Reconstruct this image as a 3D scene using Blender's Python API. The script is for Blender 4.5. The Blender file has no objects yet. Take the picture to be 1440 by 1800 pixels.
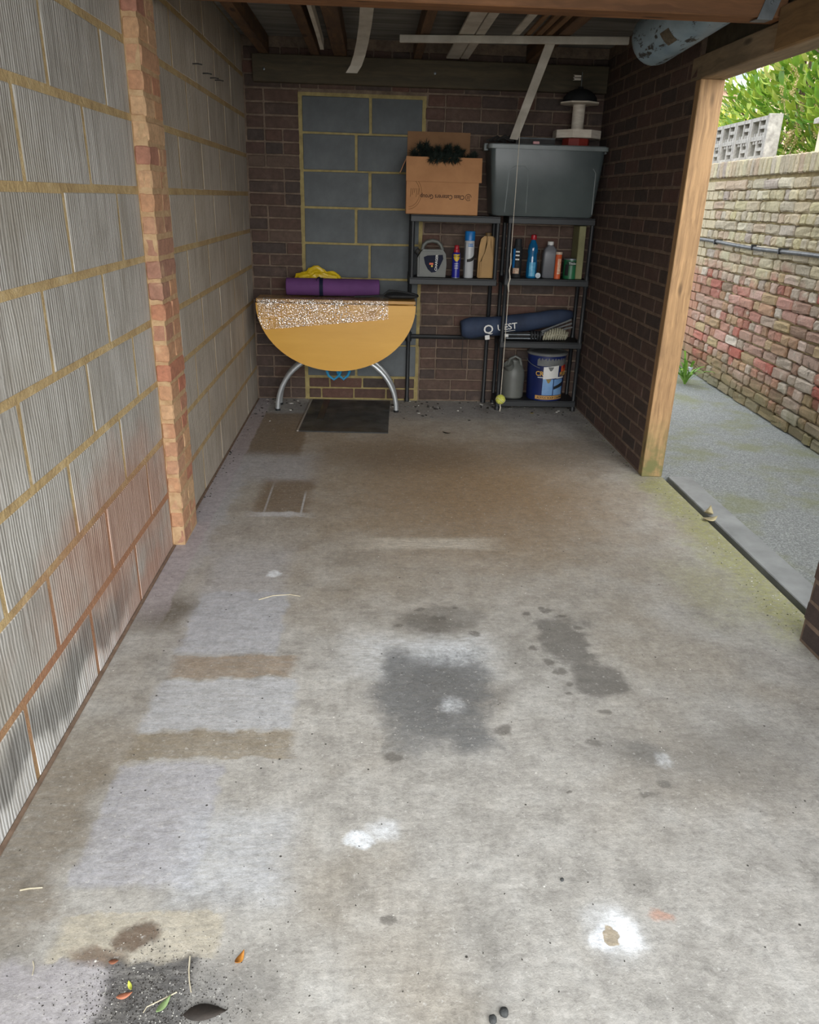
import bpy, bmesh, math, random
from mathutils import Vector, Matrix, noise as mnoise

# ------------------------------------------------------------------ camera, world, light, exposure
sc = bpy.context.scene
col = sc.collection
CAM = Vector((0, 0, 1.35))
F = 1343.0                      # focal length in pixels of the 1440 x 1800 frame
RT = ((0.99869987, 0.00835077, 0.05028747),
      (-0.04333581, -0.38039211, 0.92380942),
      (0.02684348, -0.9247876, -0.37953567))
cd = bpy.data.cameras.new('camera')
cd.sensor_fit = 'VERTICAL'; cd.sensor_height = 36; cd.lens = 36 * F / 1800; cd.clip_start = .02
cam = bpy.data.objects.new('camera', cd); col.objects.link(cam)
m = Matrix.Identity(4)
for i in range(3):
    m[i][0] = RT[i][0]; m[i][1] = -RT[i][1]; m[i][2] = -RT[i][2]; m[i][3] = CAM[i]
cam.matrix_world = m
sc.camera = cam

world = bpy.data.worlds.new('overcast_sky'); sc.world = world; world.use_nodes = True
bg = world.node_tree.nodes['Background']
bg.inputs[0].default_value = (0.90, 0.95, 1.0, 1); bg.inputs[1].default_value = 1.0
sd = bpy.data.lights.new('hazy_sun', 'SUN'); sd.energy = 2.0; sd.angle = math.radians(70); sd.color = (1, .98, .95)
so = bpy.data.objects.new('hazy_sun', sd); col.objects.link(so)
so.rotation_euler = (math.radians(66), 0, math.radians(8))
vs = sc.view_settings
vs.view_transform = 'Standard'; vs.look = 'None'; vs.gamma = 1; vs.use_curve_mapping = False
vs.exposure = 1.35


def at(px, py, **k):
    """world point on a known plane (x=, y= or z=) seen at a photo position"""
    d = Vector([RT[i][0] * (px - 720) + RT[i][1] * (py - 900) + RT[i][2] * F for i in range(3)])
    (ax, v), = k.items(); i = 'xyz'.index(ax)
    return CAM + d * ((v - CAM[i]) / d[i])


# ------------------------------------------------------------------ material helpers
def S(r, g, b):
    f = lambda c: (c / 255 / 12.92) if c / 255 <= .04045 else ((c / 255 + .055) / 1.055) ** 2.4
    return (f(r), f(g), f(b), 1)


class NT:
    def __init__(s, name):
        s.m = bpy.data.materials.new(name); s.m.use_nodes = True
        s.t = s.m.node_tree; s.bs = s.t.nodes['Principled BSDF']
    def n(s, ty, **k):
        x = s.t.nodes.new(ty)
        for a, b in k.items(): setattr(x, a, b)
        return x
    def put(s, sock, v):
        if isinstance(v, bpy.types.NodeSocket): s.t.links.new(v, sock)
        elif v is not None: sock.default_value = v
    def coord(s, which='Object'): return s.n('ShaderNodeTexCoord').outputs[which]
    def pos(s): return s.n('ShaderNodeNewGeometry').outputs['Position']
    def rnd(s): return s.n('ShaderNodeObjectInfo').outputs['Random']
    def vm(s, op, a, b=None, c=None):
        x = s.n('ShaderNodeVectorMath', operation=op); s.put(x.inputs[0], a)
        if b is not None: s.put(x.inputs[1], b)
        if c is not None: s.put(x.inputs[2], c)
        return x.outputs['Value'] if op in ('LENGTH', 'DISTANCE', 'DOT_PRODUCT') else x.outputs[0]
    def ma(s, op, a, b=0.0, clamp=False):
        x = s.n('ShaderNodeMath', operation=op, use_clamp=clamp); s.put(x.inputs[0], a); s.put(x.inputs[1], b)
        return x.outputs[0]
    def sep(s, v):
        x = s.n('ShaderNodeSeparateXYZ'); s.put(x.inputs[0], v); return x.outputs
    def noise(s, vec, scale=5, detail=4, rough=.55, dist=0, out=0, dim='3D', w=None):
        x = s.n('ShaderNodeTexNoise', noise_dimensions=dim); s.put(x.inputs['Vector'], vec)
        if w is not None: s.put(x.inputs['W'], w)
        x.inputs['Scale'].default_value = scale; x.inputs['Detail'].default_value = detail
        x.inputs['Roughness'].default_value = rough; x.inputs['Distortion'].default_value = dist
        return x.outputs[out]
    def vor(s, vec, scale=5, out='Distance', feat='F1'):
        x = s.n('ShaderNodeTexVoronoi', feature=feat); s.put(x.inputs['Vector'], vec)
        x.inputs['Scale'].default_value = scale; return x.outputs[out]
    def ramp(s, fac, stops, interp='LINEAR'):
        x = s.n('ShaderNodeValToRGB'); x.color_ramp.interpolation = interp; e = x.color_ramp.elements
        while len(e) < len(stops): e.new(.5)
        for q, (p, c) in zip(e, stops): q.position = p; q.color = c if len(c) == 4 else (*c, 1)
        s.put(x.inputs[0], fac); return x.outputs[0]
    def mr(s, v, a, b, c=0.0, d=1.0, smooth=True):
        x = s.n('ShaderNodeMapRange', interpolation_type='SMOOTHSTEP' if smooth else 'LINEAR'); s.put(x.inputs[0], v)
        for i, q in enumerate((a, b, c, d)): s.put(x.inputs[i + 1], q)
        return x.outputs[0]
    def mix(s, fac, a, b, blend='MIX'):
        x = s.n('ShaderNodeMix', data_type='RGBA', blend_type=blend); s.put(x.inputs[0], fac)
        s.put(x.inputs[6], a); s.put(x.inputs[7], b); return x.outputs[2]
    def hsv(s, c, v=1.0, sat=1.0, h=.5):
        x = s.n('ShaderNodeHueSaturation'); s.put(x.inputs['Color'], c); s.put(x.inputs['Value'], v)
        s.put(x.inputs['Saturation'], sat); s.put(x.inputs['Hue'], h); return x.outputs[0]
    def bump(s, h, strength=.4, dist=.01, prev=None):
        x = s.n('ShaderNodeBump'); x.inputs['Strength'].default_value = strength; x.inputs['Distance'].default_value = dist
        s.put(x.inputs['Height'], h)
        if prev is not None: s.put(x.inputs['Normal'], prev)
        return x.outputs[0]
    def done(s, color, rough=.8, normal=None, metal=0.0, spec=None):
        s.put(s.bs.inputs['Base Color'], color); s.put(s.bs.inputs['Roughness'], rough)
        s.bs.inputs['Metallic'].default_value = metal
        if spec is not None: s.bs.inputs['Specular IOR Level'].default_value = spec
        if normal is not None: s.put(s.bs.inputs['Normal'], normal)
        return s.m


def plain(name, c1, c2=None, scale=8, rough=.6, bump=0.0, metal=0.0, stretch=(1, 1, 1), var=0.0, spec=None, bscale=None):
    t = NT(name); v = t.vm('MULTIPLY', t.coord(), stretch)
    f = t.noise(v, scale, 5, .6)
    if c2 is None: c2 = tuple(x * .78 for x in c1[:3]) + (1,)
    c = t.ramp(f, [(.3, c2), (.7, c1)])
    if var: c = t.hsv(c, t.mr(t.rnd(), 0, 1, 1 - var, 1 + var, False))
    nrm = t.bump(t.noise(v, bscale or scale * 6, 4, .6), bump, .004) if bump else None
    return t.done(c, rough, nrm, metal, spec)


def wood(name, light, dark, axis, rough=.75, scale=1.0, green=None):
    t = NT(name); p = t.coord()
    st = [28, 28, 28]; st[axis] = 1.6
    v = t.vm('MULTIPLY', p, tuple(q * scale for q in st))
    v2 = t.vm('ADD', v, t.vm('MULTIPLY', t.noise(t.vm('MULTIPLY', p, (3, 3, 3)), 1.5, 2, out=1), (1.6, 1.6, 1.6)))
    f = t.noise(v2, 1.0, 5, .65)
    c = t.ramp(f, [(.3, dark), (.5, tuple((a + b) / 2 for a, b in zip(dark, light))), (.68, light)])
    big = t.noise(p, 3.2, 3, .6)
    c = t.mix(t.mr(big, .52, .72, 0, .55), c, dark)
    kn = t.vor(t.vm('MULTIPLY', p, tuple(2.6 if i == axis else 9 for i in range(3))), 1.0)
    c = t.mix(t.mr(kn, .16, .08, 0, .85), c, tuple(x * .35 for x in dark[:3]) + (1,))
    if green:
        z = t.sep(t.pos())[2]
        c = t.mix(t.ma('MULTIPLY', t.mr(z, .42, .02, 0, 1), t.mr(t.noise(p, 14, 4), .35, .6, .35, 1)), c, green)
    return t.done(c, rough, t.bump(f, .35, .004))


# ------------------------------------------------------------------ mesh helpers
def bm_box(bm, lo, hi):
    vs_ = [bm.verts.new((x, y, z)) for x in (lo[0], hi[0]) for y in (lo[1], hi[1]) for z in (lo[2], hi[2])]
    for f in ((0, 1, 3, 2), (4, 6, 7, 5), (0, 4, 5, 1), (2, 3, 7, 6), (0, 2, 6, 4), (1, 5, 7, 3)):
        bm.faces.new([vs_[i] for i in f])
    return vs_


def mesh_of(bm, name, smooth=False, mats=()):
    bmesh.ops.recalc_face_normals(bm, faces=bm.faces[:])
    if smooth:
        for f in bm.faces: f.smooth = True
    me = bpy.data.meshes.new(name); bm.to_mesh(me); bm.free()
    for q in mats: me.materials.append(q)
    if smooth == 'auto':
        me.set_sharp_from_angle(angle=math.radians(38))
    return me


def ob(name, me, mat=None, parent=None, loc=(0, 0, 0), rot=(0, 0, 0), label=None, cat=None, group=None, kind=None):
    if isinstance(me, bmesh.types.BMesh): me = mesh_of(me, name)
    if mat is not None and not me.materials: me.materials.append(mat)
    o = bpy.data.objects.new(name, me); col.objects.link(o)
    o.location = loc; o.rotation_euler = rot
    if parent is not None: o.parent = parent
    if label: o['label'] = label
    if cat: o['category'] = cat
    if group: o['group'] = group
    if kind: o['kind'] = kind
    return o


def thing(name, label, cat, loc=(0, 0, 0), rz=0.0, group=None, rot=None):
    o = bpy.data.objects.new(name, None); col.objects.link(o); o.empty_display_size = .05
    o.location = loc; o.rotation_euler = rot or (0, 0, rz); o['label'] = label; o['category'] = cat
    if group: o['group'] = group
    return o


def box(lo, hi, bev=0.0, seg=1, cuts=0, jit=0.0, seed=0, smooth=False):
    bm = bmesh.new(); bm_box(bm, lo, hi)
    if bev: bmesh.ops.bevel(bm, geom=bm.edges[:], offset=bev, segments=seg, affect='EDGES', profile=.6)
    if cuts:
        bmesh.ops.subdivide_edges(bm, edges=[e for e in bm.edges if e.calc_length() > 3 * max(bev, .004)], cuts=cuts, use_grid_fill=True)
    if jit:
        r = random.Random(seed)
        for v in bm.verts: v.co += Vector((r.uniform(-jit, jit) for _ in range(3)))
    return mesh_of(bm, 'm', smooth)


def lathe(prof, seg=24, smooth='auto', sx=1.0, sy=1.0):
    bm = bmesh.new(); rings = []
    for r, z in prof:
        if r < 1e-6: rings.append([bm.verts.new((0, 0, z))])
        else: rings.append([bm.verts.new((r * sx * math.cos(2 * math.pi * i / seg), r * sy * math.sin(2 * math.pi * i / seg), z)) for i in range(seg)])
    for a, b in zip(rings, rings[1:]):
        for i in range(seg):
            j = (i + 1) % seg
            if len(a) == 1 and len(b) == 1: continue
            if len(a) == 1: bm.faces.new((a[0], b[j], b[i]))
            elif len(b) == 1: bm.faces.new((a[i], a[j], b[0]))
            else: bm.faces.new((a[i], a[j], b[j], b[i]))
    if len(rings[0]) > 1: bm.faces.new(rings[0][::-1])
    if len(rings[-1]) > 1: bm.faces.new(rings[-1])
    return mesh_of(bm, 'm', smooth)


def bm_tube(bm, pts, r, seg=8, closed=False, cap=True):
    pts = [Vector(p) for p in pts]; rings = []; n = len(pts)
    rr = r if isinstance(r, (list, tuple)) else [r] * n
    prev = None
    for i, p in enumerate(pts):
        t = (pts[(i + 1) % n] - pts[i - 1]) if closed else (pts[min(i + 1, n - 1)] - pts[max(i - 1, 0)])
        t.normalize()
        if prev is None:
            a = t.cross(Vector((0, 0, 1)))
            if a.length < .05: a = t.cross(Vector((1, 0, 0)))
        else: a = prev - t * prev.dot(t)
        a.normalize(); prev = a; b = t.cross(a)
        rings.append([bm.verts.new(p + (a * math.cos(2 * math.pi * k / seg) + b * math.sin(2 * math.pi * k / seg)) * rr[i]) for k in range(seg)])
    for i in range(n if closed else n - 1):
        A, B = rings[i], rings[(i + 1) % n]
        for k in range(seg):
            j = (k + 1) % seg; bm.faces.new((A[k], A[j], B[j], B[k]))
    if cap and not closed: bm.faces.new(rings[0][::-1]); bm.faces.new(rings[-1])


def tube(pts, r, seg=8, closed=False, smooth='auto'):
    bm = bmesh.new(); bm_tube(bm, pts, r, seg, closed); return mesh_of(bm, 'm', smooth)


def prism(outline, y0, y1, bev=0.0, smooth=False):
    """outline in x,z extruded along y"""
    bm = bmesh.new()
    a = [bm.verts.new((x, y0, z)) for x, z in outline]; b = [bm.verts.new((x, y1, z)) for x, z in outline]
    n = len(a); bm.faces.new(a); bm.faces.new(b[::-1])
    for i in range(n): bm.faces.new((a[i], b[i], b[(i + 1) % n], a[(i + 1) % n]))
    if bev:
        bmesh.ops.bevel(bm, geom=[e for e in bm.edges if abs(e.verts[0].co.y - e.verts[1].co.y) < 1e-6], offset=bev, segments=2, affect='EDGES')
    return mesh_of(bm, 'm', smooth)


def ribbon(pts, w, th, wdir=(1, 0, 0)):
    """flat strip of width w along wdir following pts"""
    bm = bmesh.new(); wd = Vector(wdir).normalized(); rings = []
    P_ = [Vector(p) for p in pts]
    for i, p in enumerate(P_):
        t = (P_[min(i + 1, len(P_) - 1)] - P_[max(i - 1, 0)]).normalized(); n = t.cross(wd).normalized()
        rings.append([bm.verts.new(p + wd * a * w / 2 + n * b * th / 2) for a, b in ((-1, -1), (1, -1), (1, 1), (-1, 1))])
    for A, B in zip(rings, rings[1:]):
        for k in range(4): bm.faces.new((A[k], A[(k + 1) % 4], B[(k + 1) % 4], B[k]))
    bm.faces.new(rings[0][::-1]); bm.faces.new(rings[-1])
    return mesh_of(bm, 'm')


def text_mesh(s, size, depth=.0006, align='CENTER'):
    cu = bpy.data.curves.new('t', 'FONT'); cu.body = s; cu.size = size; cu.extrude = depth; cu.align_x = align; cu.align_y = 'CENTER'
    cu.resolution_u = 3; cu.offset = size * .012
    o = bpy.data.objects.new('t', cu); col.objects.link(o)
    me = bpy.data.meshes.new_from_object(o.evaluated_get(bpy.context.evaluated_depsgraph_get()))
    bpy.data.objects.remove(o); bpy.data.curves.remove(cu); me.materials.clear(); return me


def wrap_text(s, size, R, ang0=-90.0, z=0.0, depth=.0005, sx=1.0, vertical=False):
    """lettering bent round an upright cylinder of radius R, centred at ang0"""
    me = text_mesh(s, size, depth)
    for v in me.vertices:
        x, y, d = v.co
        if vertical: x, y = -y, x
        a = math.radians(ang0) + x * sx / R
        v.co = ((R + d + depth) * math.cos(a), (R + d + depth) * math.sin(a), z + y)
    return me


def patch(R, a0, a1, z0, z1, off=.0008, seg=12, outline=None):
    """curved label on a cylinder of radius R between angles (deg) and heights"""
    bm = bmesh.new(); rows = []
    for i in range(seg + 1):
        a = math.radians(a0 + (a1 - a0) * i / seg)
        lo, hi = (z0, z1) if outline is None else outline(i / seg, z0, z1)
        rows.append([bm.verts.new(((R + q) * math.cos(a), (R + q) * math.sin(a), z)) for q in (0, off) for z in (lo, hi)])
    for A, B in zip(rows, rows[1:]):
        for k, j in ((0, 1), (1, 3), (3, 2), (2, 0)): bm.faces.new((A[k], A[j], B[j], B[k]))
    bm.faces.new([rows[0][i] for i in (0, 1, 3, 2)]); bm.faces.new([rows[-1][i] for i in (0, 2, 3, 1)])
    return mesh_of(bm, 'm')


# ------------------------------------------------------------------ masonry
_bc = {}
def brick_mesh(w, h, d, proud, bev, var, jit, cuts, key):
    k = (round(w, 3), round(h, 3), round(d, 3), round(proud, 3), var, key)
    if k not in _bc:
        _bc[k] = box((-w / 2, -proud, -h / 2), (w / 2, d, h / 2), bev, 1, cuts, jit, hash(k) % 9999)
        _bc[k].name = key
    return _bc[k]


def masonry(parent, name, o, u, rects, mat, proud=.004, depth=.05, bev=.004, jit=.0015, cuts=0, nvar=3, seed=1, wob=.0015, rj=1.0):
    r = random.Random(seed); o = Vector(o); u = Vector((u[0], u[1], 0)).normalized(); rz = math.atan2(u.y, u.x)
    for (u0, u1, z0, z1) in rects:
        w = round((u1 - u0) / .005) * .005 if cuts == 0 else round((u1 - u0) / .01) * .01
        me = brick_mesh(u1 - u0 if abs(w - (u1 - u0)) > .003 else w, z1 - z0, depth, proud, bev, r.randrange(nvar), jit, cuts, name + mat.name)
        nrm = Vector((u.y, -u.x, 0))
        p = o + u * (u0 + u1) / 2 + Vector((0, 0, (z0 + z1) / 2)) + nrm * r.uniform(-wob, wob)
        b = ob(name, me, mat, parent, p, (r.uniform(-.004, .004) * rj, r.uniform(-.006, .006) * rj, rz + r.uniform(-.004, .004) * rj))


def courses(u0, u1, z0, n, ch, L, joint, bond='stretcher', skip=None, phase=0.0, seed=3):
    """running rects; odd courses shift by half a brick; 'mixed' throws in headers"""
    r = random.Random(seed); out = []
    for k in range(n):
        za, zb = z0 + k * ch + joint, z0 + (k + 1) * ch
        x = u0 - ((L / 2 if k % 2 else 0) + phase) % L
        while x < u1 - .02:
            l = L
            if bond == 'mixed' and r.random() < .38: l = L / 2
            if bond == 'english' and k % 2: l = L / 2
            a, b = max(x + joint, u0 + (joint if x > u0 else 0)), min(x + l, u1)
            if b - a > .03: out.append((a, b, za, zb))
            x += l
    return out


def cut(rects, a, b, z0, z1):
    """take a rectangular opening out of a list of rects"""
    out = []
    for (u0, u1, q0, q1) in rects:
        if q1 < z0 + .02 or q0 > z1 - .02 or u1 <= a or u0 >= b: out.append((u0, u1, q0, q1)); continue
        if u0 < a - .03: out.append((u0, a, q0, q1))
        if u1 > b + .03: out.append((b, u1, q0, q1))
    return out


# ------------------------------------------------------------------ materials of the setting
def block_material():
    t = NT('ribbed_block'); p = t.pos(); xyz = t.sep(p)
    wv = t.vm('ADD', p, t.vm('MULTIPLY', t.noise(p, 2.5, 2, out=1), (0, .02, 0)))
    ribs = t.noise(t.vm('MULTIPLY', wv, (1, 78, 3.2)), 1.0, 4, .62)
    comb = t.ma('ADD', t.ma('MULTIPLY', t.ma('SINE', t.ma('ADD', t.ma('MULTIPLY', xyz[1], 470.0), t.ma('MULTIPLY', t.noise(t.vm('MULTIPLY', p, (1, 6, 3)), 1.0, 3), 22.0))), .5), .5)
    ribs = t.ma('ADD', t.ma('MULTIPLY', ribs, .78), t.ma('MULTIPLY', comb, t.mr(t.noise(p, 4, 3), .3, .65, .08, .3)))
    fine = t.noise(t.vm('MULTIPLY', p, (40, 210, 9)), 1.0, 3, .6)
    grit = t.noise(p, 160, 3, .7)
    c = t.ramp(ribs, [(.34, S(152, 147, 139)), (.48, S(180, 176, 168)), (.64, S(198, 195, 189))])
    c = t.mix(t.mr(fine, .60, .72, 0, .6), c, S(104, 100, 94))
    c = t.mix(t.mr(t.noise(t.vm('MULTIPLY', p, (60, 60, 24)), 1.0, 4, .7), .66, .74, 0, .55), c, S(84, 80, 76))
    c = t.mix(t.mr(fine, .36, .24, 0, .6), c, S(206, 207, 206))
    c = t.hsv(c, t.mr(t.rnd(), 0, 1, .93, 1.06, False))
    c = t.mix(t.mr(t.noise(p, 3.3, 3), .5, .7, 0, .35), c, S(150, 140, 122))
    # deeper in the garage the blocks turn tan, bounced light put into the colour
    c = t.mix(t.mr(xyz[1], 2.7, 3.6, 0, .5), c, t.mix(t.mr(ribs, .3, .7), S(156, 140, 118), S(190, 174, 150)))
    # red-brown run-off stain low down before the pier
    def ell(cy, cz, ry, rz):
        d = t.vm('LENGTH', t.vm('MULTIPLY', t.vm('SUBTRACT', p, (0, cy, cz)), (0, 1 / ry, 1 / rz)))
        return t.ma('ADD', d, t.mr(t.noise(p, 5, 4), 0, 1, -.5, .5, False))
    c = t.mix(t.ma('MULTIPLY', t.mr(ell(2.35, .33, .85, .34), 1.05, .3), .7), c, t.mix(t.mr(ribs, .35, .65), S(150, 104, 82), S(190, 150, 128)))
    c = t.mix(t.ma('MULTIPLY', t.mr(ell(2.5, .0, .7, .13), 1.2, .3), .55), c, S(178, 128, 104))
    # damp grey band with white salt line near the floor
    dz = t.ma('ADD', xyz[2], t.mr(t.noise(t.vm('MULTIPLY', p, (1, 2.6, 1)), 1.8, 5, .6), 0, 1, -.16, .16, False))
    near = t.mr(xyz[1], 2.5, 2.05, 0, 1)
    damp = t.ma('MULTIPLY', t.ma('MULTIPLY', t.mr(dz, .24, .15), t.mr(dz, .045, .085)), near)
    c = t.mix(t.ma('MULTIPLY', damp, .62), c, t.mix(t.mr(ribs, .35, .65), S(70, 70, 70), S(126, 126, 124)))
    salt = t.ma('MULTIPLY', t.mr(dz, .10, .02), near)
    c = t.mix(t.ma('MULTIPLY', salt, t.mr(ribs, .35, .6, .25, .75)), c, S(226, 227, 226))
    h = t.ma('ADD', t.ma('MULTIPLY', ribs, 1.0), t.ma('MULTIPLY', grit, .25))
    return t.done(c, .92, t.bump(h, .6, .009))


def ochre_material():
    t = NT('ochre_mortar'); p = t.pos(); xyz = t.sep(p)
    c = t.ramp(t.noise(p, 14, 5, .65), [(.3, S(168, 142, 100)), (.55, S(198, 172, 124)), (.75, S(214, 194, 152))])
    d = t.vm('LENGTH', t.vm('MULTIPLY', t.vm('SUBTRACT', p, (0, 2.3, .2)), (0, 1 / 1.25, 1 / .36)))
    c = t.mix(t.ma('MULTIPLY', t.mr(t.ma('ADD', d, t.mr(t.noise(p, 4, 4), 0, 1, -.4, .4, False)), 1.1, .5), .85), c, S(158, 108, 82))
    c = t.mix(t.mr(xyz[1], 2.9, 4.2, 0, .45), c, S(150, 124, 84))
    return t.done(c, .95, t.bump(t.noise(p, 60, 4, .7), .8, .008))


def brick_material(name, stops, mort, var=.25, dust=.35, sc_=30):
    t = NT(name); p = t.pos(); o = t.coord()
    c = t.ramp(t.rnd(), stops)
    c = t.hsv(c, t.mr(t.noise(p, sc_, 4, .65), .25, .75, 1 - var, 1 + var, False))
    c = t.mix(t.mr(t.noise(p, 9, 4, .6), .56, .75, 0, dust), c, mort)
    return t.done(c, .9, t.bump(t.noise(p, 90, 4, .7), .6, .004))


def mortar_material(name, a, b, scale=18):
    t = NT(name); p = t.pos()
    return t.done(t.ramp(t.noise(p, scale, 5, .65), [(.32, a), (.7, b)]), .95, t.bump(t.noise(p, 70, 4, .7), .7, .006))


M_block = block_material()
M_ochre = ochre_material()
M_dkbrick = brick_material('dark_brown_brick', [(0, S(74, 62, 56)), (.3, S(90, 71, 62)), (.55, S(72, 63, 59)), (.8, S(100, 72, 62)), (.92, S(84, 66, 58)), (1, S(96, 80, 70))], S(126, 108, 94))
M_dkbrick2 = brick_material('brown_wall_brick', [(0, S(70, 58, 52)), (.4, S(84, 66, 58)), (.7, S(66, 56, 52)), (1, S(92, 68, 60))], S(110, 94, 82), dust=.3)
M_mort_bk = mortar_material('dusty_mortar', S(100, 86, 74), S(136, 118, 102))
M_mort_rt = mortar_material('brown_mortar', S(98, 82, 70), S(128, 108, 92))
M_infill = plain('blue_grey_block', S(106, 111, 113), S(86, 90, 92), 5, .9, .35, var=.08, bscale=60)
M_infill_mort = mortar_material('yellow_mortar', S(140, 126, 84), S(176, 160, 108))
M_orbrick = brick_material('orange_pier_brick', [(0, S(198, 158, 120)), (.2, S(176, 112, 90)), (.4, S(202, 166, 128)), (.6, S(168, 118, 100)), (.8, S(194, 150, 112)), (1, S(162, 120, 104))], S(216, 184, 146), dust=.8, sc_=45)
M_pier_mort = mortar_material('pier_mortar', S(176, 142, 104), S(206, 176, 138), 30)
M_post = wood('door_post_timber', S(190, 152, 108), S(136, 106, 74), 2, scale=2.2, green=S(108, 108, 66))
M_beam = wood('brown_beam_timber', S(152, 106, 70), S(108, 74, 48), 0)
M_joist = wood('old_joist_timber', S(118, 88, 62), S(74, 56, 42), 1)
M_plate = wood('olive_plate_timber', S(88, 78, 58), S(62, 55, 42), 0)
M_lint = wood('grey_lintel_timber', S(164, 142, 112), S(112, 96, 76), 1)
M_ceil = plain('grey_roof_sheet', S(146, 144, 138), S(98, 96, 92), 3, .9, .3, stretch=(.6, 6, 1))


def floor_material():
    t = NT('stained_concrete'); p = t.pos(); xyz = t.sep(p)
    fine = t.noise(p, 55, 6, .72); mid = t.noise(p, 7, 5, .62); big = t.noise(p, 1.5, 3, .55)
    brush = t.noise(t.vm('MULTIPLY', p, (3.2, 16, 1)), 5, 4, .7)
    c = t.ramp(mid, [(.28, S(146, 143, 137)), (.5, S(172, 169, 163)), (.74, S(188, 186, 181))])
    c = t.mix(t.mr(big, .45, .66, 0, .5), c, S(160, 150, 134))
    wp = t.vm('ADD', p, t.vm('MULTIPLY', t.vm('SUBTRACT', t.noise(p, 5, 5, .62, out=1), (.5, .5, .5)), (.30, .30, 0)))
    wpf = t.vm('ADD', p, t.vm('MULTIPLY', t.vm('SUBTRACT', t.noise(p, 14, 4, .6, out=1), (.5, .5, .5)), (.07, .07, 0)))
    state = {'c': c}
    def lay(colr, strength, px0, px1, py0, py1, kind='e', soft=.35, rag=1, speck=.5):
        cx, cy = (px0 + px1) / 2, (py0 + py1) / 2
        ctr = at(cx, cy, z=0); rx = max((at(px1, cy, z=0) - at(px0, cy, z=0)).length / 2, .002)
        y0, y1 = at(cx, py1, z=0).y, at(cx, py0, z=0).y
        ry = max((y1 - y0) / 2, .002); yc = (y0 + y1) / 2
        src = (p, wpf, wp)[rag]
        q = t.vm('MULTIPLY_ADD', src, (1 / rx, 1 / ry, 0), (-ctr.x / rx, -yc / ry, 0))
        if kind == 'e': d = t.vm('LENGTH', q)
        else:
            a = t.sep(t.vm('ABSOLUTE', q)); d = t.ma('MAXIMUM', a[0], a[1])
        f = t.mr(d, 1 + soft * .5, 1 - soft, 0, strength)
        if speck: f = t.ma('MULTIPLY', f, t.mr(brush if kind == 'b' else fine, .25, .62, 1 - speck, 1))
        state['c'] = t.mix(f, state['c'], colr)
    brown = S(146, 124, 98); dkbrown = S(112, 94, 74); lav = S(178, 178, 182); white = S(226, 230, 234); oil = S(104, 100, 96)
    # tan, dusty rear half
    lay(S(160, 138, 108), .75, 420, 1180, 730, 1060, 'e', .8, 2, .3)
    lay(S(150, 118, 80), .55, 640, 1100, 790, 980, 'e', .9, 2, .3)
    lay(dkbrown, .6, 540, 900, 770, 835, 'e', .8, 2, .4)
    lay(dkbrown, .55, 880, 1090, 765, 830, 'e', .8, 2, .4)
    lay(S(136, 134, 134), .55, 440, 1010, 706, 738, 'b', .5, 1, .4)
    lay(S(120, 102, 80), .8, 422, 540, 725, 802, 'b', .12, 1, .3)
    # pale lavender dust runs beside the left wall
    lay(lav, .75, 330, 400, 800, 1010, 'b', .5, 2, .5)
    lay(lav, .7, 395, 560, 795, 850, 'b', .5, 1, .5)
    lay(S(120, 100, 78), .75, 450, 550, 842, 905, 'b', .3, 1, .4)
    lay(S(204, 204, 206), .8, 436, 545, 900, 909, 'b', .6, 1, .3)
    lay(S(200, 200, 202), .6, 470, 474, 850, 905, 'b', .6, 0, .3)
    lay(S(206, 206, 206), .8, 531, 535, 865, 905, 'b', .6, 0, .3)
    lay(lav, .6, 340, 500, 960, 1150, 'b', .4, 1, .5)
    lay(S(96, 88, 76), .85, 235, 355, 1040, 1120, 'e', .8, 2, .7)
    lay(S(178, 180, 186), .8, 330, 500, 1040, 1150, 'b', .1, 1, .4)
    lay(brown, .62, 300, 520, 1152, 1192, 'b', .16, 1, .5)
    lay(S(184, 186, 190), .85, 262, 520, 1194, 1284, 'b', .1, 1, .4)
    lay(S(134, 121, 98), .68, 225, 520, 1287, 1334, 'b', .14, 1, .5)
    lay(S(174, 174, 181), .75, 165, 370, 1340, 1560, 'b', .1, 1, .4)
    lay(S(188, 191, 196), .65, 300, 520, 1420, 1600, 'b', .5, 1, .5)
    lay(S(126, 114, 96), .65, -80, 150, 1280, 1700, 'b', .45, 2, .5)
    lay(S(168, 164, 172), .6, -40, 200, 1690, 1830, 'b', .3, 1, .4)
    lay(S(186, 178, 160), .8, 100, 392, 1604, 1690, 'b', .1, 1, .4)
    lay(S(92, 72, 58), .85, 195, 285, 1618, 1668, 'e', .3, 1, .3)
    lay(S(104, 82, 66), .75, 115, 235, 1662, 1700, 'e', .5, 1, .3)
    lay(S(70, 68, 68), .92, 172, 330, 1678, 1830, 'b', .25, 1, .55)
    lay(S(104, 103, 102), .7, 200, 500, 1690, 1840, 'e', .8, 1, .7)
    # oil patches in the middle
    lay(S(84, 80, 74), .7, 680, 850, 1070, 1120, 'e', .6, 2, .5)
    lay(white, .6, 590, 870, 1118, 1190, 'b', .7, 2, .75)
    lay(S(112, 113, 113), .85, 672, 866, 1150, 1318, 'b', .3, 2, .35)
    lay(S(92, 94, 96), .5, 640, 880, 1120, 1340, 'e', .8, 2, .4)
    lay(white, .55, 720, 860, 1125, 1170, 'e', .9, 1, .85)
    lay(white, .55, 770, 815, 1225, 1255, 'e', .9, 1, .8)
    lay(S(108, 105, 100), .8, 938, 1048, 1092, 1172, 'e', .3, 2, .25)
    lay(S(108, 105, 100), .8, 1005, 1105, 1165, 1228, 'e', .25, 1, .25)
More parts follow.
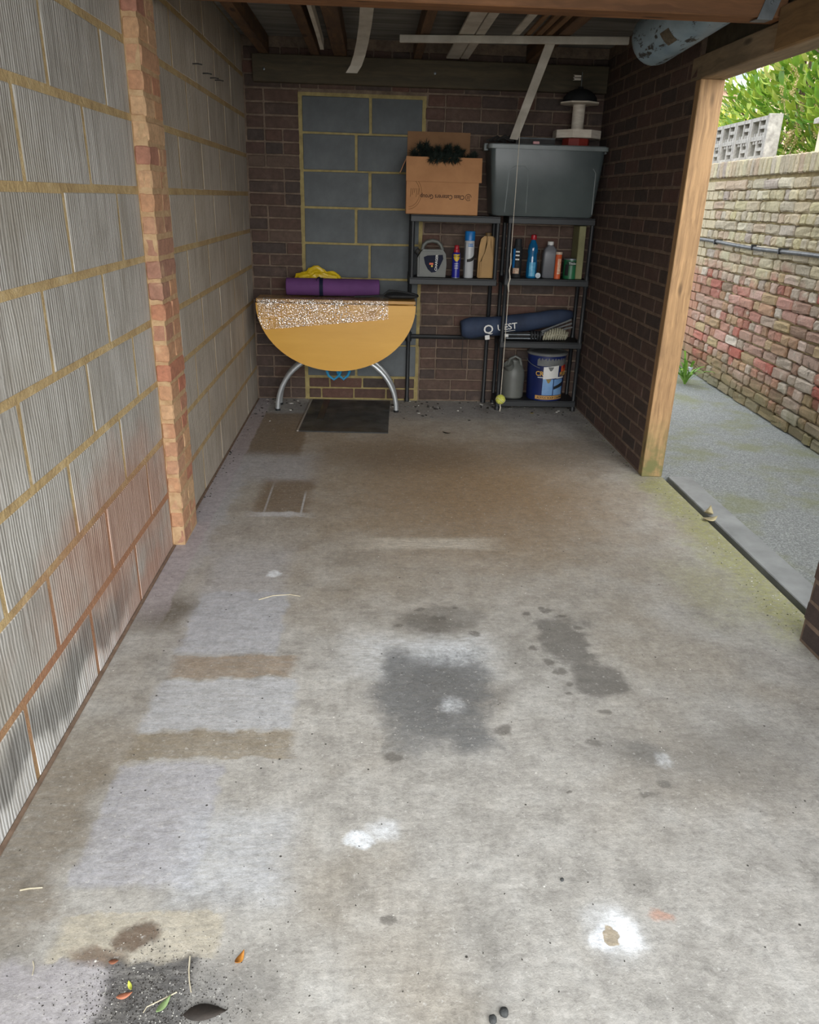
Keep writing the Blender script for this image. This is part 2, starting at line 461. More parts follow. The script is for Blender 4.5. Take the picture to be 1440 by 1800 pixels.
    for x, y, w, h in ((770, 1086, 28, 9), (735, 1072, 18, 7), (700, 1100, 22, 8), (835, 1115, 22, 9), (800, 1068, 14, 6), (925, 1078, 16, 7), (960, 1072, 20, 8), (985, 1085, 16, 6),
                       (1020, 1105, 22, 8), (940, 1140, 20, 8), (962, 1163, 18, 8), (985, 1182, 24, 14), (998, 1200, 22, 10), (1000, 1220, 20, 8), (1062, 1252, 26, 12), (1045, 1305, 28, 14),
                       (1000, 1398, 12, 8), (885, 1282, 30, 22), (690, 1335, 32, 18), (690, 1620, 26, 20), (1170, 1380, 30, 14), (1140, 1395, 36, 12)):
        lay(S(96, 92, 86), .7, x - w / 2, x + w / 2, y - h / 2, y + h / 2, 'e', .5, 1, .3)
    lay(S(104, 104, 102), .6, 1085, 1180, 1300, 1355, 'e', .6, 1, .4)
    lay(S(130, 128, 124), .6, 1050, 1440, 1250, 1420, 'e', .9, 2, .5)
    # white marks
    lay(white, .95, 606, 662, 1460, 1494, 'e', .35, 1, .3)
    lay(S(170, 166, 158), .9, 650, 690, 1480, 1510, 'e', .25, 1, .2)
    lay(white, .75, 640, 705, 1440, 1475, 'e', .8, 1, .4)
    lay(white, .9, 466, 496, 1005, 1014, 'e', .5, 1, .1)
    lay(white, .7, 1030, 1130, 1590, 1692, 'e', .95, 1, .3)
    lay(S(240, 243, 246), .95, 1072, 1122, 1600, 1680, 'e', .6, 1, .2)
    lay(S(236, 240, 246), .9, 1040, 1080, 1630, 1676, 'e', .6, 1, .2)
    lay(S(172, 160, 140), 1, 1062, 1091, 1628, 1667, 'e', .12, 1, .1)
    lay(S(190, 140, 116), .6, 1145, 1185, 1602, 1626, 'e', .6, 1, .3)
    lay(white, .5, 1150, 1182, 1325, 1350, 'e', .8, 1, .7)
    lay(S(208, 200, 186), .8, 630, 870, 945, 966, 'b', .6, 0, .6)
    # green algae along the side doorway
    g = t.ma('MULTIPLY', t.mr(t.ma('ADD', xyz[0], t.mr(mid, .2, .8, -.1, .1, False)), 1.32, 1.5), t.ma('MULTIPLY', t.mr(xyz[1], 3.95, 3.7), t.mr(xyz[1], 2.0, 2.3)))
    state['c'] = t.mix(t.ma('MULTIPLY', g, t.mr(fine, .3, .6, .35, .8)), state['c'], S(142, 142, 82))
    lay(S(150, 146, 96), .5, 1190, 1330, 980, 1110, 'e', .9, 2, .5)
    # light dust band at the left wall foot
    l = t.ma('MULTIPLY', t.mr(t.ma('ADD', xyz[0], t.mr(mid, .2, .8, -.015, .015, False)), -.70, -.715), t.mr(xyz[1], 2.2, 2.5))
    state['c'] = t.mix(t.ma('MULTIPLY', l, .75), state['c'], S(176, 168, 172))
    # grain, grit and chips
    gr = t.noise(p, 150, 5, .75); blot = t.noise(p, 22, 5, .7)
    c = t.hsv(state['c'], t.mr(t.ma('ADD', t.ma('ADD', t.ma('MULTIPLY', fine, .35), t.ma('MULTIPLY', brush, .15)), t.ma('ADD', t.ma('MULTIPLY', gr, .25), t.ma('MULTIPLY', blot, .25))), .41, .59, .72, 1.20, False))
    c = t.mix(t.mr(t.noise(p, 75, 4, .8), .58, .68, 0, .5), c, S(104, 100, 94))
    c = t.mix(t.mr(t.noise(t.vm('ADD', p, (7, 3, 0)), 60, 4, .8), .58, .68, 0, .5), c, S(210, 208, 203))
    dots = t.vor(p, 26); dsel = t.vor(p, 26, 'Color')
    c = t.mix(t.ma('MULTIPLY', t.mr(dots, .10, .05), t.mr(t.sep(dsel)[0], .86, .87)), c, S(64, 62, 58))
    c = t.mix(t.ma('MULTIPLY', t.mr(dots, .09, .04), t.mr(t.sep(dsel)[1], .9, .91)), c, S(226, 224, 218))
    rough = t.mr(mid, .3, .7, .62, .85)
    return t.done(c, rough, t.bump(t.ma('ADD', t.ma('MULTIPLY', gr, .5), t.ma('ADD', fine, mid)), .4, .006), spec=.3)


M_floor = floor_material()

# ------------------------------------------------------------------ the setting
LX, RX, BY = -.815, 1.457, 5.41
FRONT = .45
CEIL = 2.24
ob('floor', box((LX - .12, FRONT - .25, -.14), (1.562, BY + .1, 0)), M_floor, kind='structure')

# left wall of ribbed blocks
wl = ob('wall_left', box((LX - .12, FRONT, 0), (LX + .0012, BY + .1, CEIL)), M_ochre, kind='structure')
rects = []
for k in range(10):
    z0, z1 = .225 * k + (.010 if k else .0), min(.225 * (k + 1) - .009, CEIL - .003)
    if z1 - z0 < .05: continue
    ph = 1.53 if k % 2 == 0 else 1.755
    ys = [FRONT] + [ph + .45 * i for i in range(-3, 4) if FRONT + .08 < ph + .45 * i < 2.8] + [2.905]
    ph2 = 3.56 if k % 2 == 0 else 3.78
    ys2 = [3.135] + [ph2 + .455 * i for i in range(-1, 5) if 3.2 < ph2 + .455 * i < 5.3] + [BY]
    for L_ in (ys, ys2):
        for a, b in zip(L_, L_[1:]): rects.append((a + .008, b - .008, z0, z1))
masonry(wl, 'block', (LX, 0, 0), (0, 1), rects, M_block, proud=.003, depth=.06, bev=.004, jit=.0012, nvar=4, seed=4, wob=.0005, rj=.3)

# brick pier on the left wall
pier = ob('brick_pier', box((LX - .004, 2.9085, 0), (LX + .0485, 3.1365, CEIL)), M_pier_mort, kind='structure')
rp = random.Random(8)
for k in range(30):
    z0 = .075 * k + .005
    if z0 + .066 > CEIL: break
    dx, dy = rp.uniform(-.002, .003), rp.uniform(-.003, .003)
    sp = 2.912 + rp.choice((.105, .11, .225))
    ob('brick', box((LX + .0, 2.906 + dy, z0), (LX + .051 + dx, min(sp, 3.139), z0 + .064), .006, 1, 1, .002, k), M_orbrick, pier)
    if sp < 3.1: ob('brick', box((LX + .0, sp + .008, z0), (LX + .050 + dx, 3.138 + dy, z0 + .064), .006, 1, 1, .002, k + 50), M_orbrick, pier)

# back wall: dark brick with a bricked-up doorway of grey blocks
wb = ob('wall_back', box((LX - .12, BY + .004, 0), (RX + .12, BY + .12, CEIL)), M_mort_bk, kind='structure')
rects = courses(LX + .004, RX, 0, 29, .0752, .228, .010, 'mixed', seed=5)
rects = [r for r in rects if r[3] < CEIL]
rects = cut(rects, -.475, .325, 0, 1.945)
masonry(wb, 'brick', (0, BY, 0), (1, 0), rects, M_dkbrick, proud=.004, depth=.06, seed=7, wob=.0025)
ob('infill_mortar', box((-.477, BY - .001, 0), (.327, BY + .02, 1.945)), M_infill_mort, wb)
rects = []
zs = [.166, .39, .613, .836, 1.058, 1.28, 1.50, 1.718, 1.93]
for i in range(8):
    xm = -.025 if (7 - i) % 2 == 0 else -.115
    rects += [(-.452, xm - .008, zs[i] + .006, zs[i + 1] - .006), (xm + .008, .305, zs[i] + .006, zs[i + 1] - .006)]
masonry(wb, 'infill_block', (0, BY - .002, 0), (1, 0), rects, M_infill, proud=.004, depth=.05, seed=9)
rects = []
for k in range(2):
    z0 = .012 + k * .077
    e = [-.452, -.30, -.07, .15, .305] if k else [-.452, -.36, -.13, .10, .305]
    rects += [(a + .006, b - .006, z0, z0 + .066) for a, b in zip(e, e[1:])]
masonry(wb, 'brick', (0, BY - .002, 0), (1, 0), rects, M_dkbrick, proud=.004, depth=.05, seed=10)

# right wall: brick behind the side doorway and a short length before it
DY0, DY1 = 2.175, 3.875
wr = ob('wall_right', box((RX - .0022, DY1, 0), (RX + .105, BY + .1, CEIL)), M_mort_rt, kind='structure')
rects = [r for r in courses(.004, BY - DY1, 0, 29, .0752, .226, .010, seed=6, phase=.06) if r[3] < CEIL]
masonry(wr, 'brick', (RX, BY, 0), (0, -1), rects, M_dkbrick2, proud=.004, depth=.06, seed=11, wob=.0006, rj=.5)
wr2 = ob('wall_right_front', box((RX - .0022, FRONT, 0), (RX + .105, DY0 - .004, CEIL)), M_mort_rt, kind='structure')
rects = [r for r in courses(0, DY0 - FRONT, 0, 29, .0752, .226, .010, seed=6) if r[3] < CEIL]
masonry(wr2, 'brick', (RX, DY0, 0), (0, -1), rects, M_dkbrick2, proud=.004, depth=.10, seed=12, wob=.0006, rj=.5)

# side doorway timber
ob('door_post', box((1.451, 3.815, 0), (1.562, 3.872, 1.878), .003), M_post, kind='structure')
ob('door_lintel', box((1.452, 2.0, 1.878), (1.566, 3.95, 1.975), .004), M_lint, kind='structure')
ob('door_header_board', box((1.476, 2.15, 1.976), (1.56, 3.9, CEIL)), M_plate, kind='structure')

# roof
ce = ob('ceiling', box((LX - .15, FRONT - .1, CEIL), (1.62, BY + .15, CEIL + .06)), M_ceil, kind='structure')
for x0, x1 in ((-.70, -.645), (-.39, -.335), (-.25, -.17), (.236, .285), (.60, .65), (.935, 1.0), (1.36, 1.41)):
    if x0 > 1.3 or x0 == .60: ob('joist', box((x0, FRONT, 2.14), (x1, 3.4, CEIL), .003), M_joist, ce)
    else: ob('joist', box((x0, FRONT, 2.14), (x1, BY - .002, CEIL), .003), M_joist, ce)
ob('cross_beam', box((LX + .002, 3.125, 1.98), (1.462, 3.235, 2.138), .004), M_beam, kind='structure')
pl = ob('wall_plate', box((-.745, 5.355, 1.987), (RX - .006, BY - .006, 2.138), .004), M_plate, kind='structure')
M_steel = plain('dull_zinc', S(150, 158, 164), S(110, 116, 120), 10, .45, metal=.6)
for px, py in ((464, 121), (765, 129)):
    q = at(px, py, y=5.354)
    ob('screw_head', lathe([(0, 0), (.007, 0), (.008, .003), (.004, .005), (0, .005)], 10), M_steel, pl, q, (math.radians(90), 0, 0))

# ground outside
def asphalt():
    t = NT('mossy_asphalt'); p = t.pos()
    g = t.noise(p, 130, 4, .75); mo = t.noise(p, 2.2, 4, .6)
    c = t.ramp(g, [(.3, S(96, 99, 98)), (.5, S(138, 142, 140)), (.68, S(184, 187, 184))])
    c = t.mix(t.mr(mo, .46, .64, 0, .6), c, S(128, 132, 88))
    c = t.mix(t.mr(t.vor(p, 90), .2, .1, 0, .5), c, S(196, 198, 194))
    return t.done(c, .85, t.bump(g, .7, .01))
M_asph = asphalt()
M_slate = plain('wet_slate', S(150, 153, 152), S(120, 123, 122), 6, .5, .15, bscale=50)
M_soil = plain('dark_soil', S(46, 42, 36), S(24, 22, 20), 30, .95, .5)
bm = bmesh.new()
bm_box(bm, (1.735, -7, -.12), (2.9, 12, -.012)); bm_box(bm, (1.571, -7, -.12), (1.734, 2.28, -.012)); bm_box(bm, (1.575, 3.84, -.12), (1.734, 12, -.012))
ob('pavement', bm, M_asph, kind='structure')
ob('driveway', box((-9, -7, -.12), (1.56, FRONT - .26, -.02)), M_asph, kind='structure')
ob('ground_base', box((-14, -14, -.3), (20, 24, -.125)), M_soil, kind='structure')
ob('drain_board', box((1.602, 2.29, -.1), (1.728, 3.832, -.004), .003, 1, 0, .001), M_slate, kind='structure')


def proj(p):
    q = Vector(p) - CAM
    c = [sum(RT[i][j] * q[i] for i in range(3)) for j in range(3)]
    return (720 + F * c[0] / c[2], 900 + F * c[1] / c[2]) if c[2] > .1 else (-1, -1)


# ------------------------------------------------------------------ old brick wall across the alley
def alley_brick():
    t = NT('weathered_brick'); p = t.pos(); z = t.sep(p)[2]; r = t.rnd()
    low = t.ramp(r, [(0, S(168, 88, 68)), (.13, S(186, 166, 150)), (.26, S(148, 106, 84)), (.38, S(168, 146, 106)), (.5, S(170, 114, 92)), (.62, S(160, 140, 122)), (.74, S(160, 78, 60)), (.86, S(140, 118, 96)), (1, S(198, 186, 170))])
    up = t.ramp(r, [(0, S(186, 176, 134)), (.2, S(168, 156, 134)), (.4, S(196, 186, 150)), (.6, S(174, 150, 128)), (.75, S(180, 172, 140)), (.9, S(160, 146, 136)), (1, S(200, 192, 164))])
    c = t.mix(t.mr(t.ma('ADD', z, t.mr(t.noise(p, 3, 3), 0, 1, -.3, .3, False)), .8, 1.02), low, up)
    c = t.hsv(c, t.mr(t.noise(p, 45, 4, .7), .25, .75, .86, 1.4, False), .92)
    c = t.mix(t.mr(t.noise(p, 12, 5, .65), .58, .7, 0, .6), c, S(206, 198, 182))
    c = t.mix(t.mr(t.noise(p, 9, 4, .65), .6, .74, 0, .7), c, S(84, 76, 62))
    zz = t.ma('ADD', z, t.mr(t.noise(p, 6, 4), 0, 1, -.2, .2, False))
    c = t.mix(t.mr(zz, .34, .02, 0, .75), c, t.mix(t.noise(p, 30, 3), S(92, 96, 52), S(128, 124, 92)))
    return t.done(c, .95, t.bump(t.noise(p, 60, 5, .75), .9, .012))
M_aw = alley_brick()
M_awm = mortar_material('sandy_mortar', S(136, 122, 88), S(196, 180, 134), 14)
def wx(y): return 2.735 + .0538 * (y - 4.35)
A9 = Vector((wx(9), 9, 0)); UW = Vector((-.0538, -1, 0)).normalized(); NW = Vector((UW.y, -UW.x, 0))
awr = math.atan2(UW.y, UW.x)
bm = bmesh.new(); vv = bm_box(bm, (0, .016, -.1), (9.5, .22, 1.575)); bm_box(bm, (0, -.012, -.1), (9.5, .0165, 1.075))
aw = ob('alley_wall', bm, M_awm, None, A9, (0, 0, awr), kind='structure')
r = random.Random(21); ind, rest = [], []
for k in range(22):
    ch = .0745; z0 = -.012 + k * ch
    if z0 + ch > 1.57: break
    lower = z0 < 1.04
    x = -r.uniform(0, .2)
    hdr = (k % 2 == 1) if not lower else (k % 4 == 3)
    while x < 9.3:
        l = .112 if (hdr or r.random() < (.12 if not lower else .3)) else .225
        l *= r.uniform(.92, 1.07)
        a, b, c0, c1 = x + .006, x + l - .006, z0 + .005 + r.uniform(-.002, .003), z0 + ch - .005 + r.uniform(-.003, .002)
        mid = A9 + UW * (a + b) / 2 + Vector((0, 0, (c0 + c1) / 2)) + NW * (.028 if lower else 0)
        q = proj(mid); seen = q[0] > 1275 - .16 * (q[1] - 140) - 25 and -20 < q[0] < 1470 and 60 < q[1] < 830
        (ind if seen else rest).append((mid, b - a, c1 - c0, lower)); x += l
ind.sort(key=lambda i: (i[0] - CAM).length); rest += ind[300:]; ind = ind[:300]
IW = Matrix.Translation(A9) @ Matrix.Rotation(awr, 4, 'Z'); IWi = IW.inverted()
_ab = {}
for mid, w, h, lower in ind:
    k = (round(w / .015), round(h / .004), r.randrange(4))
    if k not in _ab: _ab[k] = box((-k[0] * .0075, -.014, -k[1] * .002), (k[0] * .0075, .05, k[1] * .002), .009, 1, 1, .0045, len(_ab))
    ob('brick', _ab[k], M_aw, aw, IWi @ (mid + NW * r.uniform(-.008, .006)), (r.uniform(-.03, .03), r.uniform(-.02, .02), r.uniform(-.02, .02)))
bm = bmesh.new()
for mid, w, h, lower in rest:
    l = IWi @ mid; bm_box(bm, (l.x - w / 2, l.y - .012, l.z - h / 2), (l.x + w / 2, l.y + .03, l.z + h / 2))
ob('brickwork_beyond', bm, M_aw, aw, kind='stuff')
# brick-on-edge coping
x = 0.0; cb = {}
bm = bmesh.new(); n = 0
while x < 9.2:
    l = r.uniform(.066, .078); mid = A9 + UW * (x + l / 2) + Vector((0, 0, 1.632)); q = proj(mid)
    if 1225 < q[0] < 1470:
        k = (round(l / .004), r.randrange(3))
        if k not in cb: cb[k] = box((-k[0] * .002 + .003, -.022, -.058), (k[0] * .002 - .003, .235, .06), .008, 1, 1, .004, len(cb) + 40)
        ob('coping_brick', cb[k], M_aw, aw, IWi @ mid, (r.uniform(-.02, .02), r.uniform(-.03, .03), r.uniform(-.03, .03)))
    else: bm_box(bm, (x + .003, -.018, 1.573), (x + l - .003, .235, 1.69))
    x += l
ob('coping_beyond', bm, M_aw, aw, kind='stuff')

# screen block wall standing on the coping
M_conc = plain('pale_precast_concrete', S(196, 192, 184), S(140, 136, 130), 22, .9, .5, bscale=120)
def screen_block():
    bm = bmesh.new(); s, d, w = .29, .09, .026
    bm_box(bm, (0, 0, 0), (s, d, w)); bm_box(bm, (0, 0, s - w), (s, d, s)); bm_box(bm, (0, 0, w), (w, d, s - w)); bm_box(bm, (s - w, 0, w), (s, d, s - w))
    bm_box(bm, (w, .004, s / 2 - .015), (s - w, d - .004, s / 2 + .015))
    for sgn in (1, -1):
        zc = s / 2 + sgn * .015
        ends = sorted((zc, s / 2 + sgn * (s / 2 - w)))
        bm_box(bm, (s / 2 - .011, .006, ends[0]), (s / 2 + .011, d - .006, ends[1]))
        zb = s / 2 + sgn * .075; bm_box(bm, (s / 2 + .011, .008, zb - .012), (s - w, d - .008, zb + .012))
        for xx in (.075, .115, .185, .225):
            e = sorted((zc, zc + sgn * .022)); bm_box(bm, (xx - .011, .01, e[0]), (xx + .011, d - .01, e[1]))
    return mesh_of(bm, 'screen_block')
sw = thing('screen_block_wall', 'pale concrete screen blocks with square openings on the alley wall coping', 'wall', IW @ Vector((0, .04, 1.692)), awr)
sb = screen_block(); u1 = (9 - 6.13) / abs(UW.y)
for i in range(5): ob('screen_block', sb, M_conc, sw, (u1 - .297 * (i + 1), 0, 0), (0, 0, 0))
ob('end_pier', box((u1 + .002, -.004, 0), (u1 + .03, .098, .30), .004), M_conc, sw)

# black cable clipped along the wall
M_blackpl = plain('black_plastic', S(38, 40, 42), S(26, 27, 29), 12, .45, .05)
M_cable = plain('weathered_cable', S(96, 98, 100), S(44, 46, 48), 25, .4)
pts = []
for i in range(40):
    y = 1.5 + i * .19; pts.append(Vector((wx(y) - .05, y, 1.088 + .006 * math.sin(y * 3))))
cb_ = thing('wall_cable', 'black cable running along the ledge of the alley brick wall', 'cable', (0, 0, 0))
ob('cable', tube(pts, .014, 8), M_cable, cb_)
for y in (4.6, 5.3, 5.75, 6.5, 7.1): ob('clip', box((wx(y) - .07, y - .008, 1.07), (wx(y) + .0, y + .008, 1.108), .002), M_blackpl, cb_)

# leaves
def leaf_bm(bm, L=.1, w=.036, M=None, fold=.35, curl=.25):
    rows = []
    for i in range(6):
        s = i / 5; ww = w * math.sin(math.pi * min(max(s, .02), .97)) ** .75 / 2 * (1.1 - .25 * s); x = L * s; z = -curl * L * s * s
        rows.append([Vector((x, -ww, z + fold * ww)), Vector((x, 0, z)), Vector((x, ww, z + fold * ww))])
    V_ = [[bm.verts.new(M @ q if M else q) for q in row] for row in rows]
    for A, B in zip(V_, V_[1:]):
        for k in (0, 1): f = bm.faces.new((A[k], A[k + 1], B[k + 1], B[k])); f.smooth = True
def leaf_mat(name, stops):
    t = NT(name); g = t.n('ShaderNodeNewGeometry')
    f = t.ma('FRACT', t.ma('ADD', g.outputs['Random Per Island'], t.rnd()))
    c = t.hsv(t.ramp(f, stops), t.mr(t.noise(t.coord(), 40, 3), .3, .7, .85, 1.12, False))
    m_ = t.done(c, .38)
    t.bs.inputs['Transmission Weight'].default_value = 0
    tr = t.n('ShaderNodeBsdfTranslucent'); t.put(tr.inputs[0], c)
    mx = t.n('ShaderNodeMixShader'); mx.inputs[0].default_value = .25
    t.t.links.new(t.bs.outputs[0], mx.inputs[1]); t.t.links.new(tr.outputs[0], mx.inputs[2])
    t.t.links.new(mx.outputs[0], t.t.nodes['Material Output'].inputs[0]); return m_
M_leaf = leaf_mat('laurel_leaf', [(0, S(80, 126, 42)), (.25, S(136, 172, 56)), (.45, S(184, 200, 80)), (.6, S(98, 144, 46)), (.8, S(150, 184, 64)), (1, S(212, 214, 118))])
M_stem = plain('bark', S(104, 88, 64), S(70, 58, 44), 20, .9, .3)
M_flower = plain('cream_blossom', S(222, 206, 150), S(190, 166, 110), 40, .8)
hedge = thing('laurel_hedge', 'tall yellow green laurel hedge growing behind the alley wall', 'hedge', (3.9, 7.4, -.1))
r = random.Random(33); small = []
blobs = [((3.55, 5.9, 2.05), (.42, .7, .75)), ((3.75, 6.8, 2.2), (.55, .8, .85)), ((4.0, 7.9, 2.3), (.7, .9, .9)), ((3.6, 5.2, 2.3), (.45, .7, .9)), ((4.3, 9.0, 1.95), (.7, .9, .75)), ((4.3, 6.4, 2.9), (.7, 1.2, .7)), ((4.2, 5.2, 2.9), (.6, .8, .7))]
cand = []
for (bc, br) in blobs:
    for i in range(1500):
        d = Vector((r.gauss(0, 1), r.gauss(0, 1), r.gauss(0, 1))).normalized() * r.uniform(.55, 1) ** .6
        p = Vector((bc[0] + d.x * br[0], bc[1] + d.y * br[1], bc[2] + d.z * br[2]))
        out = Vector((d.x, d.y, d.z * .4 + .25)).normalized()
        out = (out + Vector((r.uniform(-.7, .7), r.uniform(-.7, .7), r.uniform(-.5, .6)))).normalized()
        side = out.cross(Vector((r.uniform(-.4, .4), r.uniform(-.4, .4), 1))).normalized()
        Mx = Matrix((out, side, out.cross(side))).transposed().to_4x4(); Mx.translation = p
        if p.x < wx(p.y) + .3 and p.z < 1.95 or (p.x < 3.42 and 5.3 < p.y < 5.9 and p.z < 2.2): continue
        cand.append((Mx, r.uniform(.75, 1.25)))
vis = []
for i, (Mx, s) in enumerate(cand):
    q = proj(Mx.translation)
    if 1262 < q[0] < 1440 and 80 < q[1] < 275: vis.append(((Mx.translation - CAM).length, i))
vis.sort(); pick = set(i for _, i in vis[:240])
bm = bmesh.new(); leaf_bm(bm, .115, .05); lm1 = mesh_of(bm, 'leaf'); bm = bmesh.new(); leaf_bm(bm, .1, .046, None, .5, .4); lm2 = mesh_of(bm, 'leaf')
bm = bmesh.new(); off = Matrix.Translation((-3.9, -7.4, .1))
for i, (Mx, s) in enumerate(cand):
    Mx = off @ Mx
    if i in pick:
        o = ob('leaf', (lm1, lm2)[i % 2], M_leaf, hedge); o.matrix_local = Mx @ Matrix.Scale(s, 4)
    else: leaf_bm(bm, .105 * s, .046 * s, Mx)
ob('foliage', bm, M_leaf, hedge, kind='stuff')
bm = bmesh.new()
for (bc, br) in blobs:
    b = Vector(bc) - Vector((3.9, 7.4, -.1))
    bm_tube(bm, [(b.x, b.y, -.05), (b.x * .95, b.y, b.z * .5), (b.x, b.y, b.z + br[2] * .5)], [.04, .03, .012], 6)
    for j in range(10):
        e = Vector((r.uniform(-1, 1) * br[0], r.uniform(-1, 1) * br[1], r.uniform(-.6, .9) * br[2]))
        bm_tube(bm, [(b.x, b.y, b.z - .4 + j * .05), b + e * .5, b + e * .85], [.014, .01, .005], 5)
ob('stem', bm, M_stem, hedge)
for j in range(16):
    p = at(r.uniform(1370, 1436), r.uniform(110, 262), x=r.uniform(3.25, 3.45)) - Vector((3.9, 7.4, -.1)); bm = bmesh.new()
    for k in range(26):
        h = k / 26 * .13; a = k * 2.4
        bmesh.ops.create_icosphere(bm, subdivisions=1, radius=.007, matrix=Matrix.Translation((math.cos(a) * .014, math.sin(a) * .014, h)))
    bm_tube(bm, [(0, 0, -.08), (0, 0, .13)], .003, 5)
    ob('flower_spike', bm, M_flower, hedge, p, (r.uniform(-.4, .4), r.uniform(-.4, .4), 0))

# yellow shrub further back at the left of the opening
M_leafy = leaf_mat('golden_leaf', [(0, S(176, 186, 60)), (.5, S(206, 208, 96)), (1, S(150, 176, 60))])
bm = bmesh.new()
for i in range(1500):
    d = Vector((r.gauss(0, 1), r.gauss(0, 1), r.gauss(0, 1))).normalized() * r.uniform(.4, 1)
    p = Vector((d.x * .75, d.y * .8, 2.15 + d.z * .65)); out = (d + Vector((r.uniform(-.6, .6), r.uniform(-.6, .6), .3))).normalized()
    side = out.cross(Vector((.1, .2, 1))).normalized(); Mx = Matrix((out, side, out.cross(side))).transposed().to_4x4(); Mx.translation = p
    leaf_bm(bm, .11, .035, Mx)
gs = thing('golden_shrub', 'bright golden green shrub behind the screen block wall', 'shrub', (4.75, 11.5, -.1))
ob('foliage', bm, M_leafy, gs, kind='stuff')
bm = bmesh.new()
for j in range(9):
    a = j * 2.4; bm_tube(bm, [(0, 0, -.02), (math.cos(a) * .2, math.sin(a) * .2, 1.0), (math.cos(a) * .45, math.sin(a) * .45, 2.2)], [.03, .02, .008], 5)
ob('stem', bm, M_stem, gs)

# house beyond the hedge
M_house = brick_material('pale_house_brick', [(0, S(206, 168, 146)), (.5, S(214, 180, 158)), (1, S(198, 158, 136))], S(220, 200, 180))
M_upvc = plain('white_upvc', S(232, 234, 236), S(214, 216, 218), 6, .35)
M_glass = plain('dark_window_glass', S(120, 132, 142), S(90, 100, 110), 2, .08, spec=.8)
hs = thing('house', 'pale brick house with white framed windows beyond the hedge', 'house', (0, 13, 0))
ob('wall', box((3.5, 0, -.1), (13, 4, 5.6)), M_house, hs)
ob('roof', prism([(3.3, 5.6), (13.2, 5.6), (11.5, 7.4), (5, 7.4)], -.3, 4.3), plain('roof_tile', S(120, 84, 70), None, 20), hs)
for (cx, cz) in ((5.27, 3.62), (7.3, 3.62)):
    w = ob('window', box((cx - .55, -.04, cz - .55), (cx + .55, .03, cz + .55), .01), M_upvc, hs)
    for i in (-1, 1):
        for jz in (-1, 1): ob('pane', box((cx + i * .26 - .2, -.05, cz + jz * .26 - .2), (cx + i * .26 + .2, -.03, cz + jz * .26 + .2)), M_glass, w)
    ob('sill', box((cx - .6, -.1, cz - .62), (cx + .6, .02, cz - .55), .01), M_upvc, w)

# rendered pier at the right end of the view
M_rend = plain('cream_render', S(232, 222, 204), S(212, 196, 172), 8, .9, .2)
gp = thing('gate_pier', 'cream rendered pier standing behind the wall beside the laurel', 'pier', (3.18, 5.60, -.1))
ob('shaft', box((-.13, -.13, 0), (.13, .13, 2.0), .008), M_rend, gp)
ob('cap', prism([(-.16, 2.0), (.16, 2.0), (.16, 2.03), (0, 2.1), (-.16, 2.03)], -.16, .16, .004), M_conc, gp)

# bluebell-like clump at the foot of the wall
M_grass = leaf_mat('strap_leaf', [(0, S(110, 160, 60)), (.5, S(140, 184, 80)), (1, S(90, 140, 50))])
pp = at(1212, 676, z=-.012)
cl = thing('strap_leaf_plant', 'green clump of strap leaves at the foot of the alley wall', 'plant', (min(pp.x, wx(pp.y) - .25), pp.y, -.012))
for i in range(34):
    a = r.uniform(0, 6.283); ln = r.uniform(.16, .36); bend = r.uniform(.4, 1.4); pts = []
    dx, dy = math.cos(a), math.sin(a) * .9
    for k in range(6):
        s = k / 5; pts.append((dx * ln * s * .75 * bend * .7, dy * ln * s * .75 * bend * .7, ln * (s - .5 * bend * s * s) + .004))
    ob('leaf', ribbon(pts, .017, .0015, (-dy, dx, 0)), M_grass, cl)
ob('flower', lathe([(.004, .1), (.012, .13), (.02, .15), (.008, .155), (0, .15)], 8), plain('pale_petal', S(214, 220, 236)), cl, (.01, -.04, 0))


# ------------------------------------------------------------------ timber, strips and pipe stored overhead
M_white = plain('chipped_white_paint', S(212, 208, 198), S(176, 170, 158), 9, .6, .1)
M_plank = wood('stored_plank', S(142, 108, 74), S(92, 68, 48), 1)
ob('packing_block', box((1.428, 2.72, 1.872), (1.450, 3.11, 2.012), .005), wood('stub_timber', S(150, 118, 78), S(104, 80, 52), 1),
   label='short brown timber block fixed beside the doorway lintel', cat='timber')
st = thing('metal_strap', 'bent grey metal strap at the right end of the roof beam', 'strap', (1.44, 3.115, 1.974))
ob('plate', ribbon([(-.06, .06, -.0), (-.055, .01, -.0), (-.05, .005, .02), (-.03, .0, .09), (-.012, 0, .17)], .055, .003), M_steel, st)
for z in (.05, .11): ob('bolt', lathe([(0, 0), (.006, 0), (.006, .004), (0, .005)], 8), M_steel, st, (-.043 + .3 * (z - .05), .0, z), (math.radians(90), 0, 0))

a, b = at(703, 68, z=2.118), at(1106, 72, z=2.118)
L_ = (b - a).length
ob('white_batten', box((0, -.011, -.017), (L_, .011, .017), .002), M_white, None, a, (0, 0, math.atan2(b.y - a.y, b.x - a.x)),
   label='long white batten running crosswise under the roof joists', cat='batten')
ob('white_board', box((.432, 3.02, 2.1395), (.512, 5.31, 2.151), .002), M_white, label='wide white board laid lengthwise across the roof beam', cat='board')
ob('white_board', box((.518, 3.02, 2.1395), (.566, 5.30, 2.157), .002), M_white, label='narrow white board pressed against the wide white one overhead', cat='board')
ob('white_board', box((.70, 3.05, 2.1395), (.742, 4.62, 2.150), .002), M_white, label='white strip ending on the batten, left of the brown planks', cat='board')
for i, (x, w, lb) in enumerate(((.772, .026, 'thin brown plank overhead, nearest the white strip'), (.822, .03, 'middle thin brown plank lying above the white batten'), (.874, .03, 'thin brown plank overhead, nearest the roof joist'))):
    ob('thin_plank', box((x, 3.03, 2.1395), (x + w, 4.60, 2.152 + .004 * i), .002), M_plank, label=lb, cat='plank', group='thin planks stored in the roof')
